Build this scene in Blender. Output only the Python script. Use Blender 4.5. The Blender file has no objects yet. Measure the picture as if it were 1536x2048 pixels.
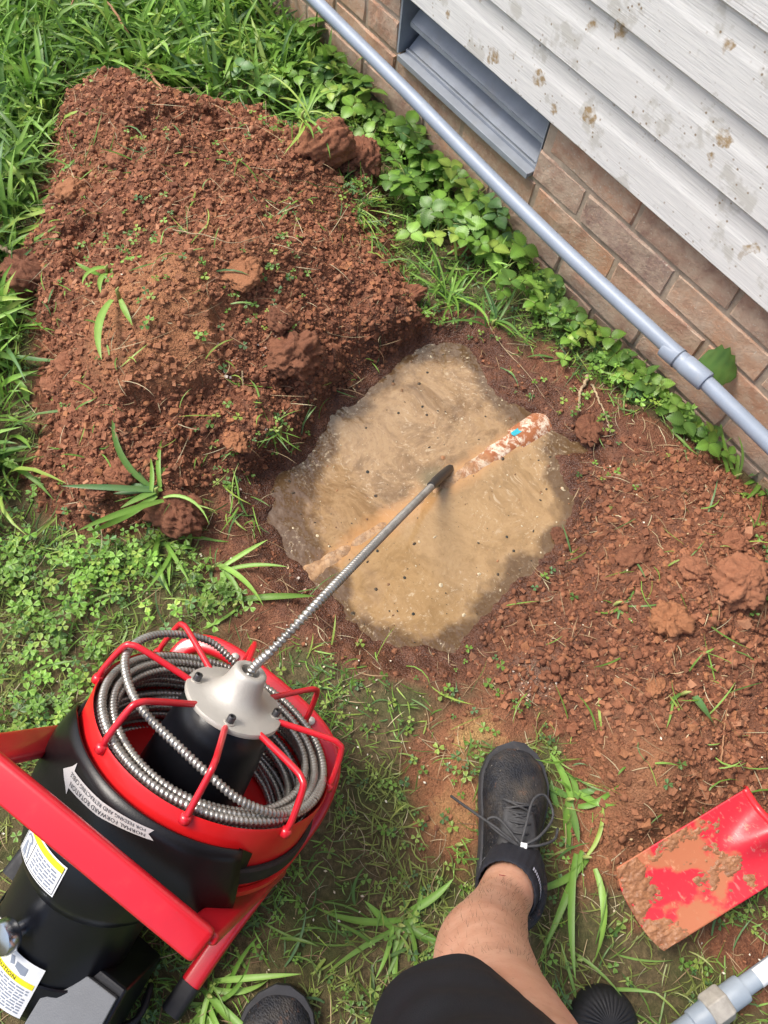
import bpy, math, random
import numpy as np
from mathutils import Matrix, Vector

# ------------------------------------------------------------------ camera, sky, sun, exposure
scene = bpy.context.scene
F_PX = 1538.0                                   # focal length in pixels of the 1536 x 2048 photograph
CAM_TILT, CAM_AZ, CAM_ROLL = 0.4693, 0.7715, 0.1793
CAM_POS = np.array([0.2504, -1.1435, 1.331])
cam_data = bpy.data.cameras.new('camera')
cam = bpy.data.objects.new('camera', cam_data)
scene.collection.objects.link(cam)
cam_data.sensor_fit = 'VERTICAL'
cam_data.sensor_height = 36.0
cam_data.lens = 36.0 * F_PX / 2048.0
cam_data.clip_start = 0.02
cam_data.clip_end = 300.0
cam_mat = Matrix.Rotation(CAM_AZ, 4, 'Z') @ Matrix.Rotation(CAM_TILT, 4, 'X') @ Matrix.Rotation(CAM_ROLL, 4, 'Z')
cam.matrix_world = Matrix.Translation(Vector(CAM_POS)) @ cam_mat
scene.camera = cam

SUN_AZ = math.radians(212.0)                    # direction TO the sun, counted from +X
SUN_EL = math.radians(58.0)
SUN_DIR = Vector((math.cos(SUN_EL) * math.cos(SUN_AZ), math.cos(SUN_EL) * math.sin(SUN_AZ), math.sin(SUN_EL)))
world = bpy.data.worlds.new('World')
scene.world = world
world.use_nodes = True
wn = world.node_tree.nodes
wl = world.node_tree.links
wn.clear()
w_out = wn.new('ShaderNodeOutputWorld')
w_bg = wn.new('ShaderNodeBackground')
w_sky = wn.new('ShaderNodeTexSky')
w_sky.sky_type = 'NISHITA'
w_sky.sun_disc = False
w_sky.sun_elevation = SUN_EL
w_sky.sun_rotation = math.pi / 2 - SUN_AZ
w_sky.air_density = 1.0
w_sky.dust_density = 4.0
w_sky.ozone_density = 1.0
w_bg.inputs['Strength'].default_value = 0.135
wl.new(w_sky.outputs[0], w_bg.inputs[0])
wl.new(w_bg.outputs[0], w_out.inputs[0])
sun_data = bpy.data.lights.new('sun', 'SUN')
sun_data.energy = 2.2
sun_data.angle = math.radians(22.0)
sun_data.color = (1.0, 0.95, 0.87)
sun = bpy.data.objects.new('sun', sun_data)
scene.collection.objects.link(sun)
sun.location = (-3, -3, 6)
sun.rotation_euler = SUN_DIR.to_track_quat('Z', 'Y').to_euler()

scene.view_settings.view_transform = 'Standard'
scene.view_settings.look = 'None'
scene.view_settings.gamma = 1.0
scene.view_settings.use_curve_mapping = False
scene.view_settings.exposure = 0.80
scene.cycles.max_bounces = 6
scene.cycles.use_denoising = True

# ------------------------------------------------------------------ layout helpers
random.seed(7)
rng = np.random.default_rng(11)
V3 = lambda *a: np.array(a, float)
CR = np.array(cam_mat.to_3x3())


def ray(u, v):
    return CR @ V3((u - 768) / F_PX, -(v - 1024) / F_PX, -1)


def G(u, v, z=0.0):
    """the point of height z seen at photograph pixel (u, v)"""
    d = ray(u, v)
    return CAM_POS + d * ((z - CAM_POS[2]) / d[2])


def GY(u, v, y):
    """the point of the upright plane y = const seen at pixel (u, v)"""
    d = ray(u, v)
    return CAM_POS + d * ((y - CAM_POS[1]) / d[1])


def norm(v):
    v = np.asarray(v, float)
    return v / max(np.linalg.norm(v), 1e-12)


# ------------------------------------------------------------------ numpy noise
def _hash(ix, iy, seed):
    h = (ix.astype(np.int64) * 374761393 + iy.astype(np.int64) * 668265263 + seed * 974634777) & 0xFFFFFFFF
    h = ((h ^ (h >> 13)) * 1274126177) & 0xFFFFFFFF
    h = (h ^ (h >> 16)) & 0xFFFFFFFF
    return h / 4294967295.0


def vnoise(x, y, seed=0):
    ix = np.floor(x); iy = np.floor(y)
    fx = x - ix; fy = y - iy
    fx = fx * fx * fx * (fx * (fx * 6 - 15) + 10); fy = fy * fy * fy * (fy * (fy * 6 - 15) + 10)
    a = _hash(ix, iy, seed); b = _hash(ix + 1, iy, seed)
    c = _hash(ix, iy + 1, seed); d = _hash(ix + 1, iy + 1, seed)
    return (a * (1 - fx) + b * fx) * (1 - fy) + (c * (1 - fx) + d * fx) * fy * 1.0


def fbm(x, y, seed=0, octaves=4, gain=0.5):
    s = 0; amp = 1; tot = 0
    for o in range(octaves):
        s = s + amp * (vnoise(x * 2 ** o + 17.3 * o, y * 2 ** o - 9.1 * o, seed + o) * 2 - 1)
        tot += amp; amp *= gain
    return s / tot


def worley(x, y, seed=0):
    """distance to the nearest of one jittered point per cell, and that cell's own random value"""
    ix = np.floor(x); iy = np.floor(y)
    best = np.full(x.shape, 9.0); val = np.zeros(x.shape)
    for dx in (-1, 0, 1):
        for dy in (-1, 0, 1):
            cx = ix + dx; cy = iy + dy
            px = cx + _hash(cx, cy, seed); py = cy + _hash(cx, cy, seed + 51)
            d = (px - x) ** 2 + (py - y) ** 2
            m = d < best
            best = np.where(m, d, best); val = np.where(m, _hash(cx, cy, seed + 99), val)
    return np.sqrt(best), val


def sstep(a, b, x):
    t = np.clip((x - a) / (b - a), 0, 1)
    return t * t * (3 - 2 * t)


def poly_sd(px, py, poly):
    """signed distance to a polygon, positive inside"""
    poly = np.asarray(poly, float)
    d = np.full(px.shape, 1e9); inside = np.zeros(px.shape, bool)
    n = len(poly)
    for i in range(n):
        x1, y1 = poly[i]; x2, y2 = poly[(i + 1) % n]
        ex, ey = x2 - x1, y2 - y1
        t = np.clip(((px - x1) * ex + (py - y1) * ey) / (ex * ex + ey * ey + 1e-12), 0, 1)
        d = np.minimum(d, (px - x1 - t * ex) ** 2 + (py - y1 - t * ey) ** 2)
        cond = ((y1 > py) != (y2 > py))
        with np.errstate(divide='ignore', invalid='ignore'):
            xi = (x2 - x1) * (py - y1) / (y2 - y1 + 1e-15) + x1
        inside ^= cond & (px < xi)
    d = np.sqrt(d)
    return np.where(inside, d, -d)


def gpoly(pix, z=0.0):
    return [tuple(G(u, v, z)[:2]) for u, v in pix]


# ------------------------------------------------------------------ object helpers
COL = scene.collection


def fast_mesh(name, verts, faces, tint=None, smooth=False):
    """verts (N,3); faces: list of (M,k) index arrays"""
    me = bpy.data.meshes.new(name)
    verts = np.ascontiguousarray(verts, dtype=np.float32)
    me.vertices.add(len(verts))
    me.vertices.foreach_set('co', verts.ravel())
    loops = []; starts = []; off = 0
    for f in faces:
        f = np.asarray(f, dtype=np.int32)
        if f.size == 0:
            continue
        k = f.shape[1]
        loops.append(f.ravel())
        starts.append(off + np.arange(len(f), dtype=np.int32) * k)
        off += f.size
    loops = np.concatenate(loops); starts = np.concatenate(starts)
    me.loops.add(len(loops)); me.loops.foreach_set('vertex_index', loops.astype(np.int32))
    me.polygons.add(len(starts)); me.polygons.foreach_set('loop_start', starts.astype(np.int32))
    me.polygons.foreach_set('use_smooth', np.full(len(starts), bool(smooth)) if np.ndim(smooth) == 0 else smooth)
    me.update(calc_edges=True)
    if tint is not None:
        at = me.attributes.new('tint', 'FLOAT_COLOR', 'POINT')
        t = np.ones((len(verts), 4), np.float32); t[:, :3] = tint
        at.data.foreach_set('color', t.ravel())
    me.validate()
    return me


def base_of(parent):
    o = parent
    while o is not None and o.parent is not None:
        o = o.parent
    return np.array(o.location) if o is not None else np.zeros(3)


def link(name, me, mat, parent=None, **props):
    o = bpy.data.objects.new(name, me)
    COL.objects.link(o)
    if mat is not None:
        if isinstance(mat, (list, tuple)):
            for m in mat:
                me.materials.append(m)
        elif not me.materials:
            me.materials.append(mat)
    if parent is not None:
        o.parent = parent
    for k, v in props.items():
        o[k] = v
    return o


def thing(name, label, cat, loc, group=None):
    o = bpy.data.objects.new(name, None)
    COL.objects.link(o)
    o.location = tuple(loc)
    o.empty_display_size = 0.05
    o['label'] = label; o['category'] = cat
    if group:
        o['group'] = group
    return o


class MB:
    """collects shapes in world coordinates; build() links them as one mesh object"""

    def __init__(self):
        self.v = []; self.f = []; self.n = 0

    def add(self, verts, faces):
        verts = np.asarray(verts, float).reshape(-1, 3)
        self.v.append(verts)
        self.f.extend([tuple(int(i) + self.n for i in fa) for fa in faces])
        self.n += len(verts)
        return self

    def tube(self, path, radii, sides=10, cap=True, closed=False, phase=None):
        P = np.asarray(path, float); n = len(P)
        r = np.broadcast_to(np.asarray(radii, float), (n,)) if np.ndim(radii) < 2 else np.asarray(radii)
        T = np.gradient(P, axis=0) if not closed else np.roll(P, -1, 0) - np.roll(P, 1, 0)
        T /= np.linalg.norm(T, axis=1)[:, None] + 1e-12
        ref = V3(0, 0, 1) if abs(T[0][2]) < 0.9 else V3(1, 0, 0)
        N = norm(np.cross(T[0], ref)); vs = []
        ang = np.arange(sides) * 2 * np.pi / sides
        for i in range(n):
            N = norm(N - T[i] * (N @ T[i])); B = np.cross(T[i], N)
            rr = r[i]
            vs.append(P[i] + (np.cos(ang) * rr)[:, None] * N + (np.sin(ang) * rr)[:, None] * B)
        fs = []
        m = n if closed else n - 1
        for i in range(m):
            j = (i + 1) % n
            for k in range(sides):
                l = (k + 1) % sides
                fs.append((i * sides + k, i * sides + l, j * sides + l, j * sides + k))
        if cap and not closed:
            fs.append(tuple(range(sides - 1, -1, -1)))
            fs.append(tuple((n - 1) * sides + k for k in range(sides)))
        return self.add(np.concatenate(vs), fs)

    def box(self, c, ax, half):
        c = np.asarray(c, float); ax = np.asarray(ax, float)
        vs = [c + ax[0] * half[0] * i + ax[1] * half[1] * j + ax[2] * half[2] * k for i in (-1, 1) for j in (-1, 1) for k in (-1, 1)]
        fs = [(0, 1, 3, 2), (4, 6, 7, 5), (0, 4, 5, 1), (2, 3, 7, 6), (0, 2, 6, 4), (1, 5, 7, 3)]
        if np.dot(np.cross(ax[0], ax[1]), ax[2]) < 0:
            fs = [f[::-1] for f in fs]
        return self.add(vs, fs)

    def bar(self, p, q, wdir, width, thick):
        """a straight flat bar from p to q; wdir is roughly the direction of its width"""
        p = np.asarray(p, float); q = np.asarray(q, float)
        t = norm(q - p); wd = np.asarray(wdir, float); wd = norm(wd - t * (wd @ t)); nn = np.cross(t, wd)
        return self.box((p + q) / 2, [t, wd, nn], [np.linalg.norm(q - p) / 2, width / 2, thick / 2])

    def lathe(self, o, ax, prof, sides=32, cap0=False, cap1=False):
        """prof: list of (radius, position along ax)"""
        o = np.asarray(o, float); a = norm(ax)
        ref = V3(0, 0, 1) if abs(a[2]) < 0.9 else V3(1, 0, 0)
        x = norm(np.cross(ref, a)); y = np.cross(a, x)
        ang = np.arange(sides) * 2 * np.pi / sides
        vs = [o + a * s + (np.cos(ang) * r)[:, None] * x + (np.sin(ang) * r)[:, None] * y for r, s in prof]
        fs = []
        for i in range(len(prof) - 1):
            for k in range(sides):
                l = (k + 1) % sides
                fs.append((i * sides + k, i * sides + l, (i + 1) * sides + l, (i + 1) * sides + k))
        if cap0:
            fs.append(tuple(range(sides - 1, -1, -1)))
        if cap1:
            fs.append(tuple((len(prof) - 1) * sides + k for k in range(sides)))
        return self.add(np.concatenate(vs), fs)

    def loft(self, rings, closed_u=True, cap=True):
        n = len(rings); m = len(rings[0]); fs = []
        for i in range(n - 1):
            for k in range(m if closed_u else m - 1):
                l = (k + 1) % m
                fs.append((i * m + k, i * m + l, (i + 1) * m + l, (i + 1) * m + k))
        if cap and closed_u:
            fs.append(tuple(range(m - 1, -1, -1))); fs.append(tuple((n - 1) * m + k for k in range(m)))
        return self.add(np.concatenate([np.asarray(r, float) for r in rings]), fs)

    def build(self, name, mat, parent=None, smooth=False, bevel=0, seg=2, solid=0, subsurf=0, autosmooth=None, **props):
        b = base_of(parent) if parent is not None else (np.asarray(props.pop('base', (0, 0, 0)), float))
        me = bpy.data.meshes.new(name)
        me.from_pydata([tuple(x) for x in np.concatenate(self.v) - b], [], self.f)
        me.update()
        o = link(name, me, mat, parent, **props)
        if parent is None:
            o.location = tuple(b)
        if smooth:
            me.polygons.foreach_set('use_smooth', np.ones(len(me.polygons), bool))
        if autosmooth:
            me.set_sharp_from_angle(angle=math.radians(autosmooth))
        if solid:
            m = o.modifiers.new('solid', 'SOLIDIFY'); m.thickness = solid; m.offset = 0
        if bevel:
            m = o.modifiers.new('bevel', 'BEVEL'); m.width = bevel; m.segments = seg; m.limit_method = 'ANGLE'
            m.angle_limit = math.radians(35)
        if subsurf:
            m = o.modifiers.new('sub', 'SUBSURF'); m.levels = subsurf; m.render_levels = subsurf
        return o


def spline(pts, n=40):
    """Catmull-Rom through the points"""
    P = np.asarray(pts, float)
    P = np.vstack([2 * P[0] - P[1], P, 2 * P[-1] - P[-2]])
    out = []
    segs = len(P) - 3
    for t in np.linspace(0, segs, n):
        i = min(int(t), segs - 1); f = t - i
        p0, p1, p2, p3 = P[i:i + 4]
        out.append(0.5 * ((2 * p1) + (p2 - p0) * f + (2 * p0 - 5 * p1 + 4 * p2 - p3) * f * f + (3 * p1 - p0 - 3 * p2 + p3) * f ** 3))
    return np.array(out)


def resample(P, step):
    P = np.asarray(P, float)
    d = np.concatenate([[0], np.cumsum(np.linalg.norm(np.diff(P, axis=0), axis=1))])
    s = np.arange(0, d[-1], step)
    return np.stack([np.interp(s, d, P[:, k]) for k in range(3)], 1)


# ------------------------------------------------------------------ materials
class NT:
    def __init__(self, name):
        self.m = bpy.data.materials.new(name); self.m.use_nodes = True
        self.t = self.m.node_tree; self.t.nodes.clear()
        self.out = self.n('ShaderNodeOutputMaterial')
        self.b = self.n('ShaderNodeBsdfPrincipled')
        self.t.links.new(self.b.outputs[0], self.out.inputs[0])
        self._co = None

    def n(self, typ, **kw):
        x = self.t.nodes.new(typ)
        for k, v in kw.items():
            setattr(x, k, v)
        return x

    def l(self, a, b):
        self.t.links.new(a, b)

    def co(self):
        if self._co is None:
            self._co = self.n('ShaderNodeTexCoord').outputs['Object']
        return self._co

    def mapped(self, scale=(1, 1, 1), rot=(0, 0, 0), loc=(0, 0, 0)):
        m = self.n('ShaderNodeMapping'); m.inputs['Scale'].default_value = scale
        m.inputs['Rotation'].default_value = rot; m.inputs['Location'].default_value = loc
        self.l(self.co(), m.inputs[0]); return m.outputs[0]

    def noise(self, scale, detail=3, rough=0.5, vec=None, dist=0.0):
        x = self.n('ShaderNodeTexNoise'); x.inputs['Scale'].default_value = scale
        x.inputs['Detail'].default_value = detail; x.inputs['Roughness'].default_value = rough
        x.inputs['Distortion'].default_value = dist
        self.l(vec if vec is not None else self.co(), x.inputs['Vector']); return x.outputs[0]

    def voro(self, scale, vec=None, feat='F1', out='Distance'):
        x = self.n('ShaderNodeTexVoronoi'); x.feature = feat; x.inputs['Scale'].default_value = scale
        self.l(vec if vec is not None else self.co(), x.inputs['Vector']); return x.outputs[out]

    def ramp(self, fac, stops, interp='LINEAR'):
        x = self.n('ShaderNodeValToRGB'); e = x.color_ramp.elements; x.color_ramp.interpolation = interp
        while len(e) < len(stops):
            e.new(0.5)
        for el, (p, c) in zip(e, stops):
            el.position = p
            el.color = (c, c, c, 1) if np.isscalar(c) else (*c, 1)
        self.l(fac, x.inputs[0]); return x.outputs[0]

    def mix(self, fac, a, b, mode='MIX'):
        x = self.n('ShaderNodeMix', data_type='RGBA', blend_type=mode)
        for s, val in ((0, fac), (6, a), (7, b)):
            if isinstance(val, (int, float)):
                x.inputs[s].default_value = val if s == 0 else (val, val, val, 1)
            elif isinstance(val, tuple):
                x.inputs[s].default_value = (*val, 1)
            else:
                self.l(val, x.inputs[s])
        return x.outputs[2]

    def math(self, op, a, b=0.0):
        x = self.n('ShaderNodeMath', operation=op)
        for i, val in enumerate((a, b)):
            if isinstance(val, (int, float)):
                x.inputs[i].default_value = val
            else:
                self.l(val, x.inputs[i])
        return x.outputs[0]

    def attr(self, name):
        x = self.n('ShaderNodeAttribute'); x.attribute_name = name; return x

    def set(self, key, v):
        if isinstance(v, (int, float)):
            self.b.inputs[key].default_value = v
        elif isinstance(v, tuple):
            self.b.inputs[key].default_value = (*v, 1) if len(self.b.inputs[key].default_value) == 4 else v
        else:
            self.l(v, self.b.inputs[key])

    def bump(self, h, strength=0.5, dist=0.002, prev=None):
        x = self.n('ShaderNodeBump'); x.inputs['Strength'].default_value = strength
        x.inputs['Distance'].default_value = dist
        self.l(h, x.inputs['Height'])
        if prev is not None:
            self.l(prev, x.inputs['Normal'])
        self.l(x.outputs[0], self.b.inputs['Normal']); return x.outputs[0]


def plain(name, col, rough=0.5, metal=0.0, spec=0.5, var=0.12, vscale=25, bump=0.15, bscale=180, dirt=0.0, dirtcol=(0.22, 0.11, 0.06), coat=0.0, dscale=14):
    t = NT(name)
    n1 = t.noise(vscale, 4, 0.6)
    lo = tuple(c * (1 - var) for c in col); hi = tuple(min(1, c * (1 + var)) for c in col)
    c = t.ramp(n1, [(0.3, lo), (0.7, hi)])
    if dirt > 0:
        d = t.noise(dscale, 6, 0.7)
        k = t.ramp(d, [(0.62 - 0.18 * dirt, 0.0), (0.78, min(1.0, 0.4 + dirt))])
        spk = t.ramp(t.voro(150), [(0.0, 1.0), (0.16, 0.0)])
        spm = t.math('MULTIPLY', spk, t.ramp(t.noise(30, 3), [(0.5, 0.0), (0.62, 0.8 * min(1, dirt * 2))]))
        c = t.mix(t.math('MAXIMUM', t.math('MULTIPLY', k, min(1, dirt * 1.6)), spm), c, dirtcol)
        t.set('Roughness', t.ramp(k, [(0, rough), (1, 0.85)]))
    else:
        t.set('Roughness', t.ramp(t.noise(vscale * 2.3, 3), [(0.3, max(0.02, rough * 0.85)), (0.7, min(1, rough * 1.15))]))
    t.set('Base Color', c); t.set('Metallic', metal); t.set('Specular IOR Level', spec)
    if coat:
        t.set('Coat Weight', coat); t.set('Coat Roughness', 0.12)
    if bump:
        t.bump(t.noise(bscale, 3, 0.6), bump, 0.001)
    return t.m


def leafmat(name, rough=0.4, gain=1.0):
    t = NT(name)
    a = t.attr('tint')
    c = t.mix(t.ramp(t.noise(60, 3), [(0.35, 0.0), (0.8, 0.4)]), a.outputs['Color'], (0.20, 0.27, 0.06))
    t.set('Base Color', c); t.set('Roughness', rough); t.set('Specular IOR Level', 0.4)
    tr = t.n('ShaderNodeBsdfTranslucent'); t.l(a.outputs['Color'], tr.inputs[0])
    mx = t.n('ShaderNodeMixShader'); mx.inputs[0].default_value = 0.28
    t.l(t.b.outputs[0], mx.inputs[1]); t.l(tr.outputs[0], mx.inputs[2]); t.l(mx.outputs[0], t.out.inputs[0])
    t.bump(t.noise(260, 2), 0.25, 0.0008)
    return t.m
# ------------------------------------------------------------------ ground: one sheet, dug, heaped and wet
ZW = -0.035                                     # level of the muddy water
HOLE = gpoly([(870, 688), (930, 690), (975, 735), (985, 775), (1005, 800), (1080, 825), (1110, 862), (1165, 885), (1185, 905), (1120, 915), (1135, 960),
              (1160, 1000), (1140, 1060), (1105, 1110), (1040, 1160), (1000, 1205), (965, 1260), (910, 1312), (830, 1302), (740, 1282), (690, 1240),
              (650, 1190), (600, 1150), (560, 1090), (528, 1045), (538, 1000), (515, 985), (560, 945), (605, 925), (640, 880), (660, 830), (720, 780),
              (790, 722), (830, 700)], ZW)
MOUND = gpoly([(105, 215), (150, 165), (230, 150), (310, 165), (420, 195), (535, 215), (600, 265), (690, 245), (765, 300), (775, 380), (800, 450), (825, 530),
               (870, 610), (950, 650), (860, 668), (790, 700), (710, 765), (650, 820), (630, 880), (590, 925), (520, 945), (440, 950), (400, 1080), (300, 1065),
               (190, 1060), (120, 1040), (25, 940), (65, 850), (55, 700), (45, 600), (10, 510), (70, 400), (92, 280)], 0.03)
PILE = gpoly([(1175, 900), (1300, 905), (1430, 890), (1500, 950), (1560, 1000), (1700, 1300), (1700, 1600), (1560, 1640), (1420, 1660), (1260, 1740),
              (1190, 1700), (1165, 1540), (1100, 1440), (1010, 1390), (940, 1320), (1000, 1215), (1120, 1110), (1165, 1010)], 0.02)
BARE = [gpoly(p) for p in (
    [(860, 1360), (1010, 1380), (1170, 1440), (1210, 1600), (1230, 1760), (1180, 1790), (1130, 1700), (1110, 1480), (960, 1520), (930, 1720), (870, 1690), (830, 1560)],
    [(390, 1080), (440, 950), (540, 970), (640, 1180), (760, 1290), (720, 1350), (600, 1280), (540, 1330), (380, 1270), (470, 1200)],
    [(985, 760), (1060, 700), (1180, 760), (1300, 860), (1420, 900), (1300, 930), (1180, 910), (1060, 830)],
    [(700, 1290), (920, 1320), (1000, 1380), (900, 1400), (780, 1360)],
    [(1230, 1850), (1420, 1800), (1700, 1750), (1700, 2000), (1480, 1990), (1400, 1900)])]

ax_f = np.arange(-2.35, 1.05, 0.0047)
ay_f = np.arange(-1.85, 0.07, 0.0047)


def far_axis(lo, hi):
    g = [0.02, 0.06, 0.15, 0.35, 0.8, 2, 5, 12, 30, 70]
    return np.concatenate([lo - np.array(g[::-1]), np.zeros(0)]), hi + np.array(g)


lx, hx = far_axis(ax_f[0], ax_f[-1]); ly, hy = far_axis(ay_f[0], ay_f[-1])
gx = np.concatenate([lx, ax_f, hx]); gy = np.concatenate([ly, ay_f, hy])
X, Y = np.meshgrid(gx, gy, indexing='ij')
warp = 0.032 * fbm(X / 0.10, Y / 0.10, 3, 5, .6)
dh = poly_sd(X, Y, HOLE) + 0.35 * warp + 0.016 * fbm(X / 0.045, Y / 0.045, 8, 4, .6)
dm = poly_sd(X, Y, MOUND) + warp
dp = poly_sd(X, Y, PILE) + warp
soil = np.maximum(sstep(-0.015, 0.02, dm), sstep(-0.02, 0.03, dp))
soil = np.maximum(soil, sstep(-0.10, -0.05, dh))
for pb in BARE:
    soil = np.maximum(soil, sstep(-0.035, 0.03, poly_sd(X, Y, pb) + 2.2 * warp))


def hump(u, v, z, r, h):
    p = G(u, v, z); return h * np.exp(-((X - p[0]) ** 2 + (Y - p[1]) ** 2) / (2 * r * r))


mound_h = sstep(0.0, 0.075, dm) * 0.055 + sstep(0.0, 0.36, dm) * 0.105
mound_h += (hump(260, 240, .1, .10, .03) + hump(660, 300, .1, .065, .055) + hump(300, 640, .1, .12, .03) + hump(240, 760, .1, .1, .02)
            + hump(480, 560, .1, .07, .03) + hump(590, 700, .05, .05, .03) - hump(560, 470, .1, .06, .03) - hump(430, 820, .05, .05, .02)
            - hump(690, 330, .1, .022, .035)) * sstep(0, .08, dm)
pile_h = sstep(0.0, 0.10, dp) * 0.022 + sstep(0.0, 0.30, dp) * 0.035
pile_h += (hump(1300, 1540, .05, .075, .05) + hump(1350, 1240, .04, .035, .022) + hump(1440, 1180, .05, .07, .03)) * sstep(0, .06, dp)
land = 0.014 * fbm(X / 0.45, Y / 0.45, 21, 3) + mound_h + pile_h
# crumbly relief on bare soil
w1, c1 = worley(X / 0.030, Y / 0.030, 5)
w2, c2 = worley(X / 0.0155, Y / 0.0155, 6)
rough_amt = np.clip(np.maximum(sstep(0, .05, dm), 0.75 * sstep(0, .05, dp)), 0, 1)
w0, c0 = worley(X / 0.062 + 0.4 * fbm(X / .05, Y / .05, 12, 2), Y / 0.062, 15)
lump = (0.034 * fbm(X / 0.16, Y / 0.16, 31, 4) + 0.030 * np.clip(0.5 - w0, 0, .28) * c0 ** 2 + 0.016 * np.abs(fbm(X / 0.07, Y / 0.07, 37, 4)) + 0.013 * fbm(X / 0.034, Y / 0.034, 33, 4, .72)
        + 0.005 * (0.5 - w2) * c2 - 0.030 * sstep(.22, .6, fbm(X / .17, Y / .17, 39, 4)))
shelf = sstep(-.012, .012, poly_sd(X, Y, gpoly([(215, 590), (330, 560), (425, 590), (440, 660), (432, 740), (360, 780), (250, 800), (180, 740), (190, 650)], .12)) + .8 * warp)
land = land + 0.020 * shelf
smooth_patch = np.clip(0.55 * shelf + hump(320, 660, .1, .085, 1.0) + hump(1300, 1550, .05, .06, 1.0), 0, 1)
land += lump * rough_amt * (1 - 0.75 * smooth_patch)
land += (0.006 * fbm(X / 0.035, Y / 0.035, 41, 3) + 0.0025 * (0.5 - w2)) * (1 - rough_amt) * (0.35 + 0.65 * soil)
# the banks of the hole
bank_w = 0.075 - 0.035 * sstep(-0.02, 0.05, dm) + 0.06 * sstep(-0.06, 0.05, dp)
t_bank = sstep(0.0, 1.0, -dh / bank_w)
mud = 0.010 * fbm(X / 0.035, Y / 0.035, 51, 5, .65) + 0.012 * (0.40 - w1) * c1 ** 2 + 0.004 * (0.4 - w2)
HT = np.where(dh < 0, (ZW + 0.006 + mud) * (1 - t_bank) + land * t_bank, ZW + 0.004 - 0.075 * sstep(-0.004, 0.06, dh) + 0.4 * mud)
inner = (X > ax_f[0]) & (X < ax_f[-1]) & (Y > ay_f[0]) & (Y < ay_f[-1])
HT = np.where(inner, HT, 0.0)
# beside the house wall the soil meets the brick
HT = np.where(Y > -0.12, HT * (1 - 0.5 * sstep(-0.12, 0.0, Y)), HT)
HT = np.where(Y > 0.02, -0.02, HT)
wet = (1.15 * sstep(-0.075, -0.015, dh) + 0.45 * sstep(-0.26, -.02, dh)) * (1 - .25 * sstep(0, .06, dm)) + 0.34 * sstep(0, .08, dp)
wet = np.clip(wet * (0.85 + .6 * fbm(X / .06, Y / .06, 71, 3)), 0, 1)
dusty = np.clip(smooth_patch + hump(480, 545, .1, .035, .9) + hump(200, 330, .1, .05, .6) + hump(690, 330, .1, .05, .3)
                + hump(950, 1480, 0, .05, 1.0) + hump(900, 1600, 0, .06, .7) + hump(1200, 1700, 0, .05, .6), 0, 1)  # dry dust, except the hump at the shoe toe: a sun fleck painted pale


def ground_z(x, y):
    x = np.atleast_1d(np.asarray(x, float)); y = np.atleast_1d(np.asarray(y, float))
    i = np.clip(np.searchsorted(gx, x) - 1, 0, len(gx) - 2); j = np.clip(np.searchsorted(gy, y) - 1, 0, len(gy) - 2)
    fx = np.clip((x - gx[i]) / (gx[i + 1] - gx[i]), 0, 1); fy = np.clip((y - gy[j]) / (gy[j + 1] - gy[j]), 0, 1)
    return (HT[i, j] * (1 - fx) + HT[i + 1, j] * fx) * (1 - fy) + (HT[i, j + 1] * (1 - fx) + HT[i + 1, j + 1] * fx) * fy


def field(A, x, y):
    i = np.clip(np.searchsorted(gx, x), 0, len(gx) - 1); j = np.clip(np.searchsorted(gy, y), 0, len(gy) - 1)
    return A[i, j]


def GG(u, v, lift=0.0):
    """the ground point seen at pixel (u, v): the ray is walked down to the modelled ground"""
    z = 0.08
    for _ in range(8):
        p = G(u, v, z); z = 0.5 * z + 0.5 * float(ground_z(p[0], p[1])[0])
    p = G(u, v, z); p[2] = float(ground_z(p[0], p[1])[0]) + lift
    return p


nx_, ny_ = X.shape
idx = np.arange(nx_ * ny_).reshape(nx_, ny_)
quads = np.stack([idx[:-1, :-1], idx[1:, :-1], idx[1:, 1:], idx[:-1, 1:]], -1).reshape(-1, 4)
g_me = fast_mesh('ground', np.stack([X, Y, HT], -1).reshape(-1, 3), [quads],
                 np.stack([soil, wet, dusty], -1).reshape(-1, 3), smooth=True)


def soil_nodes(t):
    n_big = t.noise(7, 4, 0.6); n_mid = t.noise(38, 4, 0.65); n_fine = t.noise(190, 3, 0.6)
    c = t.ramp(n_mid, [(0.28, (0.085, 0.027, 0.013)), (0.5, (0.205, 0.074, 0.035)), (0.72, (0.335, 0.140, 0.070))])
    c = t.mix(t.ramp(n_big, [(0.4, 0.0), (0.7, 0.5)]), c, (0.280, 0.118, 0.056))
    c = t.mix(t.ramp(n_fine, [(0.5, 0.0), (0.8, 0.5)]), c, (0.40, 0.20, 0.115))
    return c


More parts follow.
